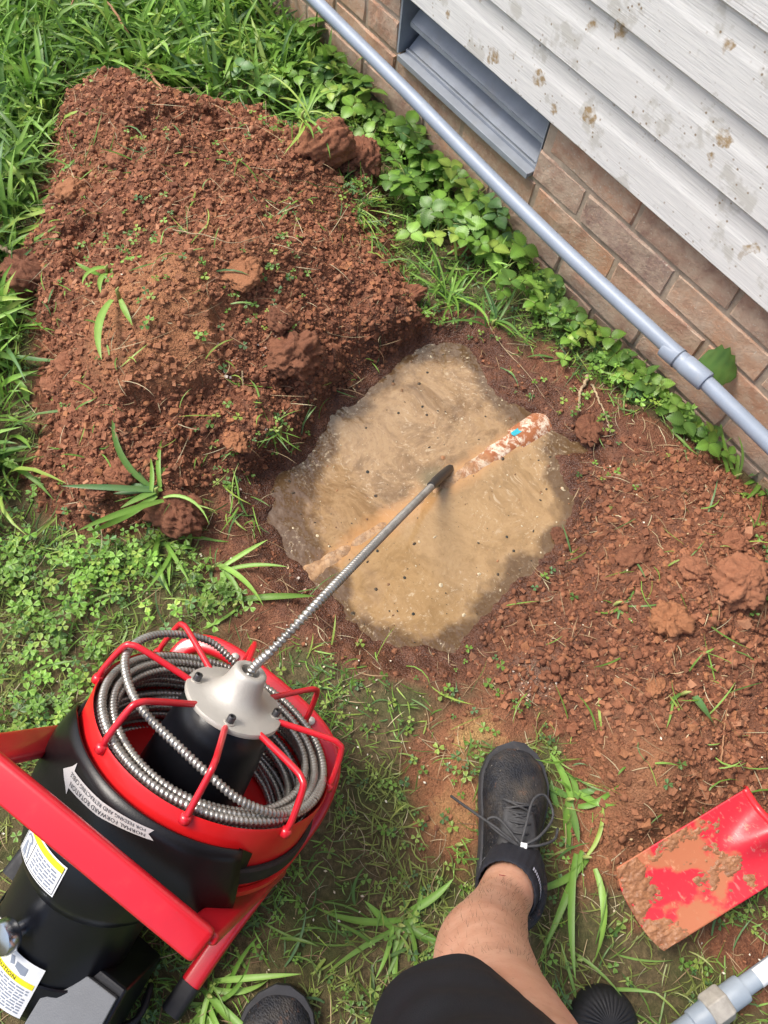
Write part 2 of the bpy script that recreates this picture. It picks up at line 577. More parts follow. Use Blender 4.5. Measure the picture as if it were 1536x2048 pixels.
t = NT('soil')
a = t.attr('tint'); sp = t.n('ShaderNodeSeparateColor'); t.l(a.outputs['Color'], sp.inputs[0])
c = soil_nodes(t)
c = t.mix(t.ramp(t.noise(55, 3), [(.35, 0.0), (.6, .35)]), c, (0.075, 0.025, 0.013))
c = t.mix(t.math('MULTIPLY', sp.outputs[2], t.ramp(t.noise(25, 4), [(0.3, 0.5), (0.6, 1.0)])), c, (0.37, 0.165, 0.075))
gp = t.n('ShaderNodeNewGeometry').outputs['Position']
for pu, pv, pr_, pc_ in ((955, 1478, .050, (0.52, 0.32, 0.125)), (905, 1640, .045, (0.40, 0.21, 0.09)), (1065, 1345, .05, (0.36, 0.22, 0.15)), (615, 1160, .035, (0.46, 0.27, 0.18)), (740, 1305, .04, (0.40, 0.17, 0.06))):  # soil patches; the first is sunlight beside the shoe toe, painted as pale tan
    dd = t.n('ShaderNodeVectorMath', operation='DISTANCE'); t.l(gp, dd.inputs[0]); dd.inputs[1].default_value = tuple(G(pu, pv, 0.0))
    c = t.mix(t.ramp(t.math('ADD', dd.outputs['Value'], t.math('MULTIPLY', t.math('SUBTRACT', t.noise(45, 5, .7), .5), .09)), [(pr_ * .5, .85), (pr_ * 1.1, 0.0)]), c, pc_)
wc = t.mix(t.ramp(t.noise(30, 4), [(0.35, 0.0), (0.65, 1.0)]), (0.062, 0.024, 0.014), (0.135, 0.060, 0.036))
c = t.mix(t.math('MULTIPLY', sp.outputs[1], 0.85), c, wc)
turf = t.ramp(t.noise(90, 5, 0.75), [(0.3, (0.050, 0.042, 0.018)), (0.5, (0.115, 0.085, 0.038)), (0.7, (0.21, 0.155, 0.075))])
turf = t.mix(t.ramp(t.noise(9, 3), [(0.45, 0.0), (0.65, 0.75)]), turf, (0.060, 0.075, 0.018))
c = t.mix(sp.outputs[0], turf, c)
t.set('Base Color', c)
t.set('Roughness', t.ramp(t.math('MULTIPLY', sp.outputs[1], t.ramp(t.noise(45, 3), [(0.3, 0.6), (0.6, 1.0)])), [(0.0, 0.92), (0.55, 0.42), (1.0, 0.13)]))
t.set('Specular IOR Level', 0.45)
gr = t.math('MULTIPLY', t.math('SUBTRACT', 1.0, t.voro(230)), t.math('ADD', t.math('MULTIPLY', sp.outputs[0], 0.9), 0.1))
nb = t.bump(t.noise(120, 6, 0.75), 0.9, 0.006)
nb = t.bump(gr, 0.7, 0.004, nb)
t.bump(t.voro(520), 0.6, 0.0016, nb)
M_SOIL = t.m
t = NT('clod_soil')
c = soil_nodes(t)
rnd = t.n('ShaderNodeObjectInfo').outputs['Random']
at = t.attr('tint')
c = t.mix(0.55, c, at.outputs['Color'])
t.set('Base Color', c); t.set('Roughness', 0.92)
t.bump(t.noise(170, 5, 0.7), 0.7, 0.003)
M_CLOD = t.m
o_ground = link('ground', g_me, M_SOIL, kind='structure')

# ------------------------------------------------------------------ muddy water in the hole
PIPE_A = G(1092, 838, ZW); PIPE_B = G(600, 1158, ZW)
PIPE_T = norm((PIPE_B - PIPE_A) * V3(1, 1, 0))
SIDE_COL = (0.37, 0.24, 0.108)
t = NT('muddy_water')
co = t.co()
m = t.mapped((1, 1, 1))
dn = t.n('ShaderNodeTexNoise'); dn.inputs['Scale'].default_value = 6; dn.inputs['Detail'].default_value = 3
t.l(co, dn.inputs['Vector'])
sub = t.n('ShaderNodeVectorMath', operation='MULTIPLY_ADD'); t.l(dn.outputs['Color'], sub.inputs[0])
sub.inputs[1].default_value = (0.14, 0.14, 0.0); t.l(co, sub.inputs[2])
sw = t.noise(15, 7, 0.66, sub.outputs[0], 0.55)
c = t.ramp(sw, [(0.32, (0.105, 0.058, 0.026)), (0.46, (0.195, 0.115, 0.053)), (0.56, (0.295, 0.187, 0.094)), (0.70, (0.185, 0.108, 0.050))])
fine = t.noise(75, 7, 0.75, sub.outputs[0], 0.2)
c = t.mix(t.ramp(fine, [(0.47, 0.0), (0.66, 0.5)]), c, (0.38, 0.26, 0.14))
c = t.mix(t.ramp(t.noise(150, 4, 0.7), [(0.52, 0.0), (0.68, 0.5)]), c, (0.17, 0.10, 0.05))
# distance from the drain pipe that lies just under the surface: orange silt hangs over it
geo = t.n('ShaderNodeNewGeometry').outputs['Position']
rel = t.n('ShaderNodeVectorMath', operation='SUBTRACT'); t.l(geo, rel.inputs[0]); rel.inputs[1].default_value = tuple(PIPE_A)
perp = t.n('ShaderNodeVectorMath', operation='DOT_PRODUCT'); t.l(rel.outputs[0], perp.inputs[0]); perp.inputs[1].default_value = (-PIPE_T[1], PIPE_T[0], 0)
along = t.n('ShaderNodeVectorMath', operation='DOT_PRODUCT'); t.l(rel.outputs[0], along.inputs[0]); along.inputs[1].default_value = tuple(PIPE_T)
pd = t.math('ADD', t.math('ABSOLUTE', perp.outputs['Value']), t.math('MULTIPLY', t.math('SUBTRACT', t.noise(22, 4), 0.5), 0.05))
k = t.ramp(pd, [(0.006, 0.8), (0.036, 0.0)])
c = t.mix(k, c, (0.46, 0.235, 0.095))
side_k = t.ramp(t.math('ADD', t.math('ADD', t.math('MULTIPLY', perp.outputs['Value'], 4.0), 0.5), t.math('MULTIPLY', t.math('SUBTRACT', t.noise(9, 4), 0.5), 0.4)), [(0.35, 0.0), (0.65, 0.40)])
c = t.mix(side_k, c, SIDE_COL)
HOLE_C = G(868, 962, ZW)
rc = t.n('ShaderNodeVectorMath', operation='DISTANCE'); t.l(geo, rc.inputs[0]); rc.inputs[1].default_value = tuple(HOLE_C)
km = t.ramp(t.math('ADD', rc.outputs['Value'], t.math('MULTIPLY', t.math('SUBTRACT', t.noise(40, 3), 0.5), 0.03)), [(0.018, 0.92), (0.042, 0.0)])
c = t.mix(km, c, (0.125, 0.100, 0.052))
c = t.mix(t.ramp(t.voro(120, sub.outputs[0]), [(0.06, 0.55), (0.13, 0.0)]), c, (0.11, 0.062, 0.035))
shore = t.n('ShaderNodeSeparateColor'); t.l(t.attr('tint').outputs['Color'], shore.inputs[0])
c = t.mix(t.ramp(t.math('ADD', shore.outputs[0], t.math('MULTIPLY', t.math('SUBTRACT', t.noise(24, 5, .7), .5), .9)), [(.30, 0.0), (.75, .85)]), c, (0.075, 0.042, 0.021))
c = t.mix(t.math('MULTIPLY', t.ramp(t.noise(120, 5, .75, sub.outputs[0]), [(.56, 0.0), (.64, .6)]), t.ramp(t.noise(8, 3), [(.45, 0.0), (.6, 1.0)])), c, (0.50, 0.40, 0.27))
t.set('Base Color', c); t.set('Roughness', 0.09); t.set('Specular IOR Level', 1.0); t.set('IOR', 1.36)
hm = t.math('MULTIPLY', t.noise(30, 3, 0.45), t.math('ADD', t.math('MULTIPLY', shore.outputs[0], 1.0), 0.07))
nb = t.bump(hm, 0.45, 0.009)
t.bump(t.noise(210, 3, 0.6), 0.06, 0.001, nb)
M_WATER = t.m
HP = np.array(HOLE)
wx = np.arange(HP[:, 0].min() - 0.05, HP[:, 0].max() + 0.05, 0.006); wy = np.arange(HP[:, 1].min() - 0.05, HP[:, 1].max() + 0.05, 0.006)
WX, WY = np.meshgrid(wx, wy, indexing='ij'); wsd = poly_sd(WX, WY, HOLE); wk = wsd > -0.045
wi = np.arange(WX.size).reshape(WX.shape)
wq = np.stack([wi[:-1, :-1], wi[1:, :-1], wi[1:, 1:], wi[:-1, 1:]], -1).reshape(-1, 4); wq = wq[wk.ravel()[wq].all(1)]
link('muddy_water', fast_mesh('muddy_water', np.stack([WX, WY, np.full(WX.shape, ZW)], -1).reshape(-1, 3), [wq], np.repeat(sstep(.085, -.005, wsd - .05 * np.exp(-((WX - G(560, 1040, ZW)[0]) ** 2 + (WY - G(560, 1040, ZW)[1]) ** 2) / (2 * .08 ** 2)) + .03 * fbm(WX / .05, WY / .05, 88, 3)).reshape(-1, 1), 3, 1), smooth=True), M_WATER, kind='structure')
# ------------------------------------------------------------------ the house: brick footing, vent, vinyl siding
Z_SIDE = 0.345                                  # lower edge of the siding above ground
Y_BRICK = 0.022
COURSE = 0.0776; BRICK_L = 0.254; Z_B1 = 0.263
X0, X1 = -3.2, 1.7
VX0, VX1, VZ0, VZ1 = -1.115, -0.624, 0.197, 0.40
t = NT('brick')
rnd = t.n('ShaderNodeObjectInfo').outputs['Random']
geo = t.n('ShaderNodeNewGeometry').outputs['Position']
base = t.ramp(rnd, [(0.0, (0.46, 0.245, 0.145)), (0.25, (0.38, 0.225, 0.160)), (0.45, (0.49, 0.270, 0.160)), (0.62, (0.29, 0.195, 0.160)), (0.8, (0.45, 0.270, 0.180)), (1.0, (0.51, 0.295, 0.170))])
c = t.mix(t.ramp(t.noise(11, 4, 0.6, geo), [(0.44, 0.0), (0.64, 0.6)]), base, (0.200, 0.120, 0.092))
c = t.mix(t.ramp(t.noise(85, 4, 0.7, geo), [(0.48, 0.0), (0.66, 0.5)]), c, (0.44, 0.285, 0.195))
c = t.mix(t.ramp(t.noise(24, 4, 0.7, geo), [(0.38, 0.0), (0.62, 0.75)]), c, (0.49, 0.375, 0.28))
c = t.mix(t.ramp(t.noise(140, 2, 0.5, geo), [(0.66, 0.0), (0.72, 0.8)]), c, (0.52, 0.45, 0.36))
t.set('Base Color', c); t.set('Roughness', 0.9)
nb = t.bump(t.noise(130, 5, 0.7, geo), 0.75, 0.003)
t.bump(t.noise(600, 2, 0.6, geo), 0.4, 0.001, nb)
M_BRICK = t.m
M_MORTAR = plain('mortar', (0.36, 0.285, 0.215), 0.95, var=0.25, vscale=40, bump=0.8, bscale=220)
t = NT('vinyl_siding')
co = t.co()
grain = t.noise(1.0, 4, 0.6, t.mapped((14, 60, 420)), 0.4)
c = t.ramp(grain, [(0.32, (0.56, 0.56, 0.555)), (0.50, (0.66, 0.66, 0.648)), (0.66, (0.73, 0.725, 0.705))])
st = t.noise(11, 5, 0.62)
c = t.mix(t.ramp(st, [(0.55, 0.0), (0.60, 0.5)]), c, (0.40, 0.385, 0.335))
sv = t.n('ShaderNodeTexVoronoi'); sv.inputs['Scale'].default_value = 15
dn = t.n('ShaderNodeTexNoise'); dn.inputs['Scale'].default_value = 60; t.l(co, dn.inputs['Vector'])
sub = t.n('ShaderNodeVectorMath', operation='MULTIPLY_ADD'); t.l(dn.outputs['Color'], sub.inputs[0]); sub.inputs[1].default_value = (0.03, 0.03, 0.03); t.l(co, sub.inputs[2])
t.l(sub.outputs[0], sv.inputs['Vector'])
csep = t.n('ShaderNodeSeparateColor'); t.l(sv.outputs['Color'], csep.inputs[0])
rad = t.math('MULTIPLY', t.math('MAXIMUM', t.math('SUBTRACT', csep.outputs[0], 0.25), 0.0), 0.46)
splat = t.math('MULTIPLY', t.ramp(t.math('SUBTRACT', rad, sv.outputs['Distance']), [(0.0, 0.0), (0.06, 1.0)]), t.ramp(t.noise(5, 3), [(0.34, 0.0), (0.44, 1.0)]))
splat = t.math('MULTIPLY', splat, t.ramp(t.noise(110, 4), [(0.35, 0.15), (0.6, 0.95)]))
c = t.mix(splat, c, (0.29, 0.20, 0.095))
spk = t.math('MULTIPLY', t.ramp(t.voro(70), [(0.08, 0.9), (0.20, 0.0)]), t.ramp(t.noise(11, 3), [(0.44, 0.0), (0.56, 1.0)]))
c = t.mix(spk, c, (0.22, 0.15, 0.08))
t.set('Base Color', c); t.set('Roughness', t.ramp(splat, [(0, 0.42), (1, 0.85)]))
t.bump(grain, 0.55, 0.0014)
M_VINYL = t.m
M_VENT = plain('vent_metal', (0.27, 0.295, 0.33), 0.6, 0.1, var=0.12, vscale=18, bump=0.25, bscale=90, dirt=0.4, dirtcol=(0.30, 0.28, 0.25))
M_SHEATH = plain('dark_sheathing', (0.05, 0.048, 0.045), 0.9)

house = thing('house', 'house wall with brick footing, grey louvred vent and mud splashed white siding', 'house', (-0.7, 0.1, 0))
m = MB()
E3 = np.eye(3)


def bx(mb, x0, x1, y0, y1, z0, z1):
    return mb.box(((x0 + x1) / 2, (y0 + y1) / 2, (z0 + z1) / 2), E3, ((x1 - x0) / 2, (y1 - y0) / 2, (z1 - z0) / 2))


YM = Y_BRICK + 0.0040
bx(m, X0, VX0 - 0.004, YM, 0.24, -0.35, 0.40); bx(m, VX1 + 0.004, X1, YM, 0.24, -0.35, 0.40)
bx(m, VX0 - 0.004, VX1 + 0.004, YM, 0.24, -0.35, VZ0 - 0.006)
wall = m.build('brick_wall', M_MORTAR, house)
# brick meshes with chipped, uneven faces
brick_meshes = {}


def brick_mesh(L, H, var):
    key = (round(L, 3), round(H, 3), var)
    if key in brick_meshes:
        return brick_meshes[key]
    r = np.random.default_rng(100 + var)
    nx, nz = 7, 3
    fx = np.linspace(-L / 2, L / 2, nx); fz = np.linspace(-H / 2, H / 2, nz)
    vs = []
    for layer, (ins, yy) in enumerate(((0.0, 0.07), (0.0, 0.0035), (0.003, 0.0))):
        for xx in fx:
            for zz in fz:
                ex = (L / 2 - ins) / (L / 2); ez = (H / 2 - ins) / (H / 2)
                jx, jy, jz = r.normal(0, 0.0009, 3) if layer else (0, 0, 0)
                vs.append((xx * ex + jx, yy + jy * 0.8, zz * ez + jz))
    fs = []
    idn = lambda l, i, k: l * nx * nz + i * nz + k
    for i in range(nx - 1):
        for k in range(nz - 1):
            fs.append((idn(2, i, k), idn(2, i + 1, k), idn(2, i + 1, k + 1), idn(2, i, k + 1)))
    per = [(i, 0) for i in range(nx)] + [(nx - 1, k) for k in range(1, nz)] + [(i, nz - 1) for i in range(nx - 2, -1, -1)] + [(0, k) for k in range(nz - 2, 0, -1)]
    for l in (0, 1):
        for q in range(len(per)):
            p0, p1 = per[q], per[(q + 1) % len(per)]
            fs.append((idn(l, *p0), idn(l, *p1), idn(l + 1, *p1), idn(l + 1, *p0)))
    me = bpy.data.meshes.new('brick'); me.from_pydata(vs, [], fs); me.update(); me.materials.append(M_BRICK)
    brick_meshes[key] = me
    return me


hb = np.array(house.location)
JT = 0.0105
for ci in range(-1, 6):
    zb = Z_B1 - ci * COURSE                     # lower edge of the course
    H = COURSE - JT
    zc = zb + COURSE / 2
    off = -0.3505 + (0.0 if ci % 2 == 0 else -BRICK_L / 2)
    k0 = int((X0 - off) / BRICK_L) + 2
    xs = []
    for k in range(-9, 7):
        a0 = off + k * BRICK_L; a1 = a0 + BRICK_L
        if a1 < -2.5 or a0 > 1.2:
            continue
        spans = [(a0, a1)]
        if zb + COURSE > VZ0 + 0.01:            # the courses the vent interrupts
            if a1 <= VX0 or a0 >= VX1:
                spans = [(a0, a1)]
            else:
                spans = []
                if a0 < VX0 - 0.02: spans.append((a0, VX0 + JT / 2))
                if a1 > VX1 + 0.02: spans.append((VX1 - JT / 2, a1))
        xs += spans
    for a0, a1 in xs:
        L = a1 - a0 - JT
        if L < 0.02:
            continue
        o = bpy.data.objects.new('brick', brick_mesh(L, H, random.randrange(3) if abs(L - (BRICK_L - JT)) < 1e-6 else 0))
        COL.objects.link(o); o.parent = wall
        o.location = tuple(V3((a0 + a1) / 2, Y_BRICK + random.uniform(-0.0022, 0.0022), zc) - hb)
        o.rotation_euler = (random.gauss(0, 0.006), random.gauss(0, 0.006), random.gauss(0, 0.006))
# jambs of the vent opening: brick ends turned into the recess
m = MB(); bx(m, VX0 - 0.055, VX0 + 0.001, 0.094, 0.2, VZ0 - 0.004, 0.40); m.build('jamb', M_BRICK, wall)
# foundation vent
vent = MB(); bx(vent, VX0 + 0.004, VX1 - 0.004, 0.13, 0.14, VZ0 - 0.004, 0.40)
vent = vent.build('foundation_vent', M_SHEATH, house)
m = MB(); bx(m, VX0 + 0.022, VX1 - 0.003, Y_BRICK - 0.012, 0.125, VZ0 - 0.005, VZ0 + 0.004)
bx(m, VX0 + 0.022, VX1 - 0.003, Y_BRICK - 0.0145, Y_BRICK - 0.010, VZ0 - 0.008, VZ0 + 0.006)
bx(m, VX0 + 0.022, VX1 - 0.003, Y_BRICK + 0.010, Y_BRICK + 0.016, VZ0 + 0.004, VZ0 + 0.012)
m.build('frame', M_VENT, vent, bevel=0.001)
m = MB(); bx(m, VX0 + 0.006, VX0 + 0.012, Y_BRICK - 0.004, 0.125, VZ0, 0.40); m.build('side_frame', M_VENT, vent); m = MB(); bx(m, VX1 - 0.0028, VX1 - 0.0005, Y_BRICK + 0.004, 0.12, VZ0 + 0.005, 0.40)
m.build('side_frame', M_VENT, vent)
for y0, z0, y1, z1 in ((Y_BRICK + 0.020, VZ0 + 0.012, 0.105, VZ0 + 0.066), (Y_BRICK + 0.016, VZ0 + 0.074, 0.105, VZ0 + 0.135), (Y_BRICK + 0.02, VZ0 + 0.145, 0.105, VZ0 + 0.2)):
    m = MB(); m.bar((0, y0, z0), (0, y1, z1), (1, 0, 0), VX1 - VX0 - 0.03, 0.0025)
    for vv in m.v:
        vv[:, 0] += (VX0 + VX1) / 2 + 0.009
    m.bar(((VX0 + VX1) / 2 + 0.009 - 0.23, y0 - 0.001, z0 - 0.004), ((VX0 + VX1) / 2 + 0.009 + 0.23, y0 - 0.001, z0 - 0.004), (0, 0, 1), 0.010, 0.003)
    m.build('slat', M_VENT, vent)
# vinyl siding: dutch lap boards, each one its own piece
m = MB(); bx(m, X0, X1, Y_BRICK, 0.2, 0.41, 2.6)
side = m.build('siding', M_SHEATH, house)
LAP = 0.117
prof = [(0.020, 0.003), (0.002, -0.001), (0.0, 0.002), (0.0003, 0.004), (0.0016, 0.064), (0.0022, 0.068), (0.0034, 0.0735), (0.0048, 0.0800), (0.0056, 0.0880), (0.0058, 0.098), (0.0058, 0.1215)]
for i in range(12):
    z0 = Z_SIDE + i * LAP
    x_l = X0 - 0.02 + 0.011 * ((i * 7) % 5)
    rings = []
    for xx in np.linspace(x_l, X1, 26):
        wv_ = 0.0010 * math.sin(xx * 2.1 + i) + 0.0006 * math.sin(xx * 7.3 + 2 * i)
        rings.append([(xx, p[0] - wv_ * 0.7, z0 + p[1] + wv_) for p in prof])
    m = MB(); m.loft(rings, closed_u=False, cap=False)
    m.build('board', M_VINYL, side, smooth=True, autosmooth=40)

# ------------------------------------------------------------------ grey plastic pipe running along the wall
M_PVC = plain('grey_pvc', (0.26, 0.305, 0.375), 0.42, var=0.08, vscale=12, bump=0.2, bscale=260, dirt=0.26, dirtcol=(0.42, 0.39, 0.33), dscale=34)
PY = -0.06
pp = [GY(*q, PY) for q in ((630, 0), (815, 185), (923, 296), (1026, 400), (1124, 496), (1215, 581), (1301, 660), (1374, 728), (1483, 834), (1536, 886))]
pp = [pp[0] + (pp[0] - pp[1]) * 2.6] + pp + [pp[-1] + (pp[-1] - pp[-2]) * 9]
conduit = thing('conduit_pipe', 'long blue grey plastic pipe running along the brick footing below the white siding', 'pipe', pp[4] * V3(1, 1, 0))
PP = spline(pp, 160)
m = MB(); m.tube(PP, 0.0152, 24); m.build('pipe', M_PVC, conduit, smooth=True, autosmooth=50)
c0 = GY(1330, 694, PY); c1 = GY(1412, 764, PY); tt = norm(c1 - c0); Lc = np.linalg.norm(c1 - c0)
m = MB()
m.lathe(c0, tt, [(0.0153, -0.001), (0.0192, 0.0), (0.0198, 0.004), (0.0198, Lc * .33), (0.0188, Lc * .35), (0.0188, Lc * .48), (0.0201, Lc * .50), (0.0204, Lc * .98), (0.0194, Lc), (0.0153, Lc + 0.001)], 32)
m.build('coupling', M_PVC, conduit, smooth=True, autosmooth=35)
m = MB(); m.lathe(c0, tt, [(0.0199, Lc * .325), (0.0204, Lc * .34), (0.0199, Lc * .355)], 32); m.build('seam', plain('seam_dark', (0.07, 0.085, 0.11), 0.6), conduit, smooth=True)
# ------------------------------------------------------------------ drain cleaning machine
M_RED = plain('red_paint', (0.57, 0.011, 0.022), 0.33, var=0.14, vscale=9, bump=0.10, bscale=160, dirt=0.13, coat=0.5, dscale=18)
M_REDIN = plain('red_paint_drum', (0.60, 0.010, 0.012), 0.38, var=0.10, vscale=14, bump=0.05, dirt=0.03, coat=0.2)
M_BLACK = plain('black_paint', (0.005, 0.0055, 0.008), 0.30, spec=0.42, var=0.2, vscale=20, bump=0.10, bscale=420, dirt=0.02, dirtcol=(0.10, 0.08, 0.065))
M_BLACKP = plain('black_plastic', (0.0055, 0.0045, 0.0052), 0.34, spec=0.40, var=0.2, vscale=20, bump=0.15, bscale=500, dirt=0.03, dirtcol=(0.12, 0.09, 0.08))
M_RUBBER = plain('black_rubber', (0.010, 0.010, 0.012), 0.6, bump=0.2)
M_GREY = plain('grey_lid', (0.12, 0.128, 0.14), 0.5, 0.15, var=0.12, vscale=14, bump=0.25, bscale=500, dirt=0.05)
M_ALU = plain('cast_aluminium', (0.50, 0.475, 0.43), 0.5, 0.35, var=0.10, vscale=16, bump=0.25, bscale=260, dirt=0.06)
M_BOLT = plain('dark_steel', (0.10, 0.10, 0.105), 0.4, 0.8)
M_STEEL = plain('cable_steel', (0.40, 0.38, 0.345), 0.34, 0.8, var=0.25, vscale=30, bump=0.1, dirt=0.05, dirtcol=(0.12, 0.075, 0.05))
M_ZINC = plain('zinc_knob', (0.55, 0.57, 0.60), 0.22, 1.0, bump=0.03)
M_WHITE = plain('label_white', (0.68, 0.69, 0.70), 0.4, var=0.05, bump=0.03)
M_LABELG = plain('label_silver', (0.52, 0.50, 0.50), 0.35, 0.2, var=0.06, bump=0.03)
M_YELLOW = plain('label_yellow', (0.72, 0.62, 0.02), 0.45, var=0.05, bump=0.03)
M_INK = plain('label_ink', (0.03, 0.03, 0.04), 0.5, var=0.1, bump=0)
M_INKG = plain('label_ink_grey', (0.22, 0.25, 0.31), 0.5, var=0.1, bump=0)

m_az, m_el = math.radians(109.13), math.radians(38.96)
A_ = V3(math.cos(m_el) * math.cos(m_az), math.cos(m_el) * math.sin(m_az), math.sin(m_el))   # drum axis, towards the nose
U_ = V3(math.sin(m_az), -math.cos(m_az), 0)                                                  # to the machine's right
W_ = np.cross(U_, A_)                                                                        # up, square to both
FW = V3(math.cos(m_az), math.sin(m_az), 0)
DC = V3(0.023178, -1.136038, 0.32404)                                                        # centre of the drum mouth
ML = lambda x, w, s: DC + U_ * x + W_ * w + A_ * s
HL = lambda x, f, z: V3(DC[0], DC[1], 0) + U_ * x + FW * f + V3(0, 0, z)
RL = lambda r, deg, s: ML(r * math.cos(math.radians(deg)), r * math.sin(math.radians(deg)), s)
machine = thing('drain_cleaning_machine', 'red and black drum drain cleaning machine with a steel cable running into the muddy hole', 'drain cleaner', (DC[0], DC[1], 0.02))

# drum
m = MB(); m.lathe(DC, A_, [(0.05, -0.112), (0.150, -0.112), (0.157, -0.108), (0.159, -0.10), (0.1600, -0.004), (0.1585, 0.0), (0.1565, -0.004), (0.1555, -0.095), (0.148, -0.102), (0.05, -0.102)], 96)
drum = m.build('drum', M_REDIN, machine, smooth=True, autosmooth=40)
m = MB(); m.lathe(DC, A_, [(0.1605, -0.078), (0.1660, -0.077), (0.1665, -0.068), (0.1665, -0.058), (0.1640, -0.055), (0.1605, -0.055)], 96)
m.build('belt', M_RUBBER, machine, smooth=True, autosmooth=35)
m = MB(); m.lathe(DC, A_, [(0.1602, -0.1), (0.1650, -0.099), (0.1650, -0.092), (0.1602, -0.091)], 96); m.build('rim_band', M_REDIN, drum, smooth=True, autosmooth=35)
# inner black canister
m = MB(); m.lathe(DC, A_, [(0.074, -0.101), (0.072, -0.09), (0.064, 0.010), (0.061, 0.030), (0.055, 0.040), (0.02, 0.041)], 64, cap1=True)
m.build('inner_canister', M_BLACK, machine, smooth=True, autosmooth=45)
# cage of bent red rods
RB = 0.150
for k in range(8):
    th = 25 + 45 * k
    pts = [RL(0.050, th, 0.046), RL(0.075, th, 0.050), RL(RB - 0.022, th, 0.0575), RL(RB - 0.007, th, 0.0565), RL(RB + 0.001, th, 0.049), RL(0.160, th, 0.012), RL(0.1612, th, -0.006)]
    m = MB(); m.tube(spline(pts, 34), 0.0041, 10)
    rod = m.build('cage_rod', M_RED, machine, smooth=True, autosmooth=50)
    m = MB(); ww = RL(0.1612, th, -0.004)
    m.lathe(ww - A_ * 0.006, A_, [(0.002, -0.003), (0.0068, 0.0), (0.0072, 0.006), (0.0055, 0.010)], 10, cap0=True, cap1=True)
    m.build('weld', M_RED, rod, smooth=True)
m = MB(); ths = np.linspace(0, 360, 72, endpoint=False)
m.tube([RL(0.058, q, 0.046) for q in ths], 0.0050, 8, closed=True); m.build('cage_ring', M_RED, machine, smooth=True)
# nose flange and cone
m = MB()
m.lathe(DC, A_, [(0.02, 0.0425), (0.0615, 0.0430), (0.0645, 0.0445), (0.0650, 0.0475), (0.0640, 0.0505), (0.0585, 0.0520), (0.0470, 0.0530), (0.0375, 0.0565), (0.0305, 0.0630),
                 (0.0262, 0.0720), (0.0238, 0.0820), (0.0226, 0.0900), (0.0216, 0.0945), (0.0195, 0.0965), (0.0150, 0.0968), (0.0128, 0.0955), (0.0122, 0.0900), (0.0118, 0.062)], 72)
nose = m.build('nose_cone', M_ALU, machine, smooth=True, autosmooth=50)
m = MB(); m.lathe(DC, A_, [(0.0005, 0.0655), (0.0119, 0.0656)], 24); m.build('bore', M_INK, nose)
for th in (68, 158, 248, 338):
    p = RL(0.0540, th, 0.0515)
    m = MB(); m.lathe(p, A_, [(0.0066, -0.001), (0.0070, 0.0005), (0.0070, 0.0022)], 16, cap1=True); w_ = m.build('washer', M_ALU, machine, smooth=True, autosmooth=40)
    m = MB(); m.lathe(p, A_, [(0.0050, 0.0018), (0.0052, 0.009), (0.0046, 0.0104), (0.0028, 0.0104), (0.0026, 0.0065)], 12, cap1=True)
    m.build('bolt', M_BOLT, machine, smooth=True, autosmooth=40)


# spring-wound cable: a tube with a helical groove
def wound(mb, path, r0, pitch=0.0058, sides=10, r1=None, per=5, depth=0.30):
    P = resample(path, pitch / per); n = len(P)
    T = np.gradient(P, axis=0); T /= np.linalg.norm(T, axis=1)[:, None]
    N = norm(np.cross(T[0], V3(0.3, 0.2, 1))); ang = np.arange(sides) * 2 * np.pi / sides
    rr = np.linspace(r0, r1 or r0, n); vs = np.empty((n, sides, 3))
    for i in range(n):
        N = N - T[i] * (N @ T[i]); N /= np.linalg.norm(N); B = np.cross(T[i], N)
        r = rr[i] * (1 - depth * (0.5 + 0.5 * np.cos(2 * np.pi * i / per - ang)))
        vs[i] = P[i] + (np.cos(ang) * r)[:, None] * N + (np.sin(ang) * r)[:, None] * B
    ii = np.arange(n * sides).reshape(n, sides); jj = np.roll(ii, -1, 1)
    q = np.stack([ii[:-1], jj[:-1], jj[1:], ii[1:]], -1).reshape(-1, 4)
    return vs.reshape(-1, 3), q


def wound_obj(name, path, r0, parent, **kw):
    v, q = wound(None, path, r0, **kw)
    return link(name, fast_mesh(name, v - base_of(parent), [q], smooth=True), M_STEEL, parent)


# the coil lying in the drum: every turn wanders a little
rows = [(0.1490, 0.003), (0.1385, 0.001), (0.1280, -0.006), (0.1475, -0.009), (0.1480, -0.017), (0.1478, -0.028), (0.1480, -0.039), (0.1475, -0.050), (0.1480, -0.061), (0.1478, -0.073), (0.1475, -0.086), (0.1475, -0.099),
        (0.1360, -0.022), (0.1365, -0.034), (0.1360, -0.047), (0.1362, -0.060), (0.1358, -0.074), (0.1360, -0.088), (0.1360, -0.101), (0.1245, -0.052), (0.1245, -0.069), (0.1250, -0.084), (0.1245, -0.100)]
for k, (r, s) in enumerate(rows):
    ph = rng.uniform(0, 6.28, 4)
    tt = np.linspace(0, 2 * np.pi, 160)
    rad = r + 0.0024 * np.sin(tt + ph[0]) + 0.0016 * np.sin(2 * tt + ph[1]) - 0.001
    rad = np.minimum(rad, 0.1495)
    ss = s + (0.0055 * np.sin(tt + ph[2]) + 0.003 * np.sin(3 * tt + ph[3])) * (1.0 if k > 4 else 0.3)
    P = [ML(a * math.cos(q), a * math.sin(q), b) for a, q, b in zip(rad, tt, ss)]
    wound_obj('cable_turn', P, 0.0054, machine, sides=8)
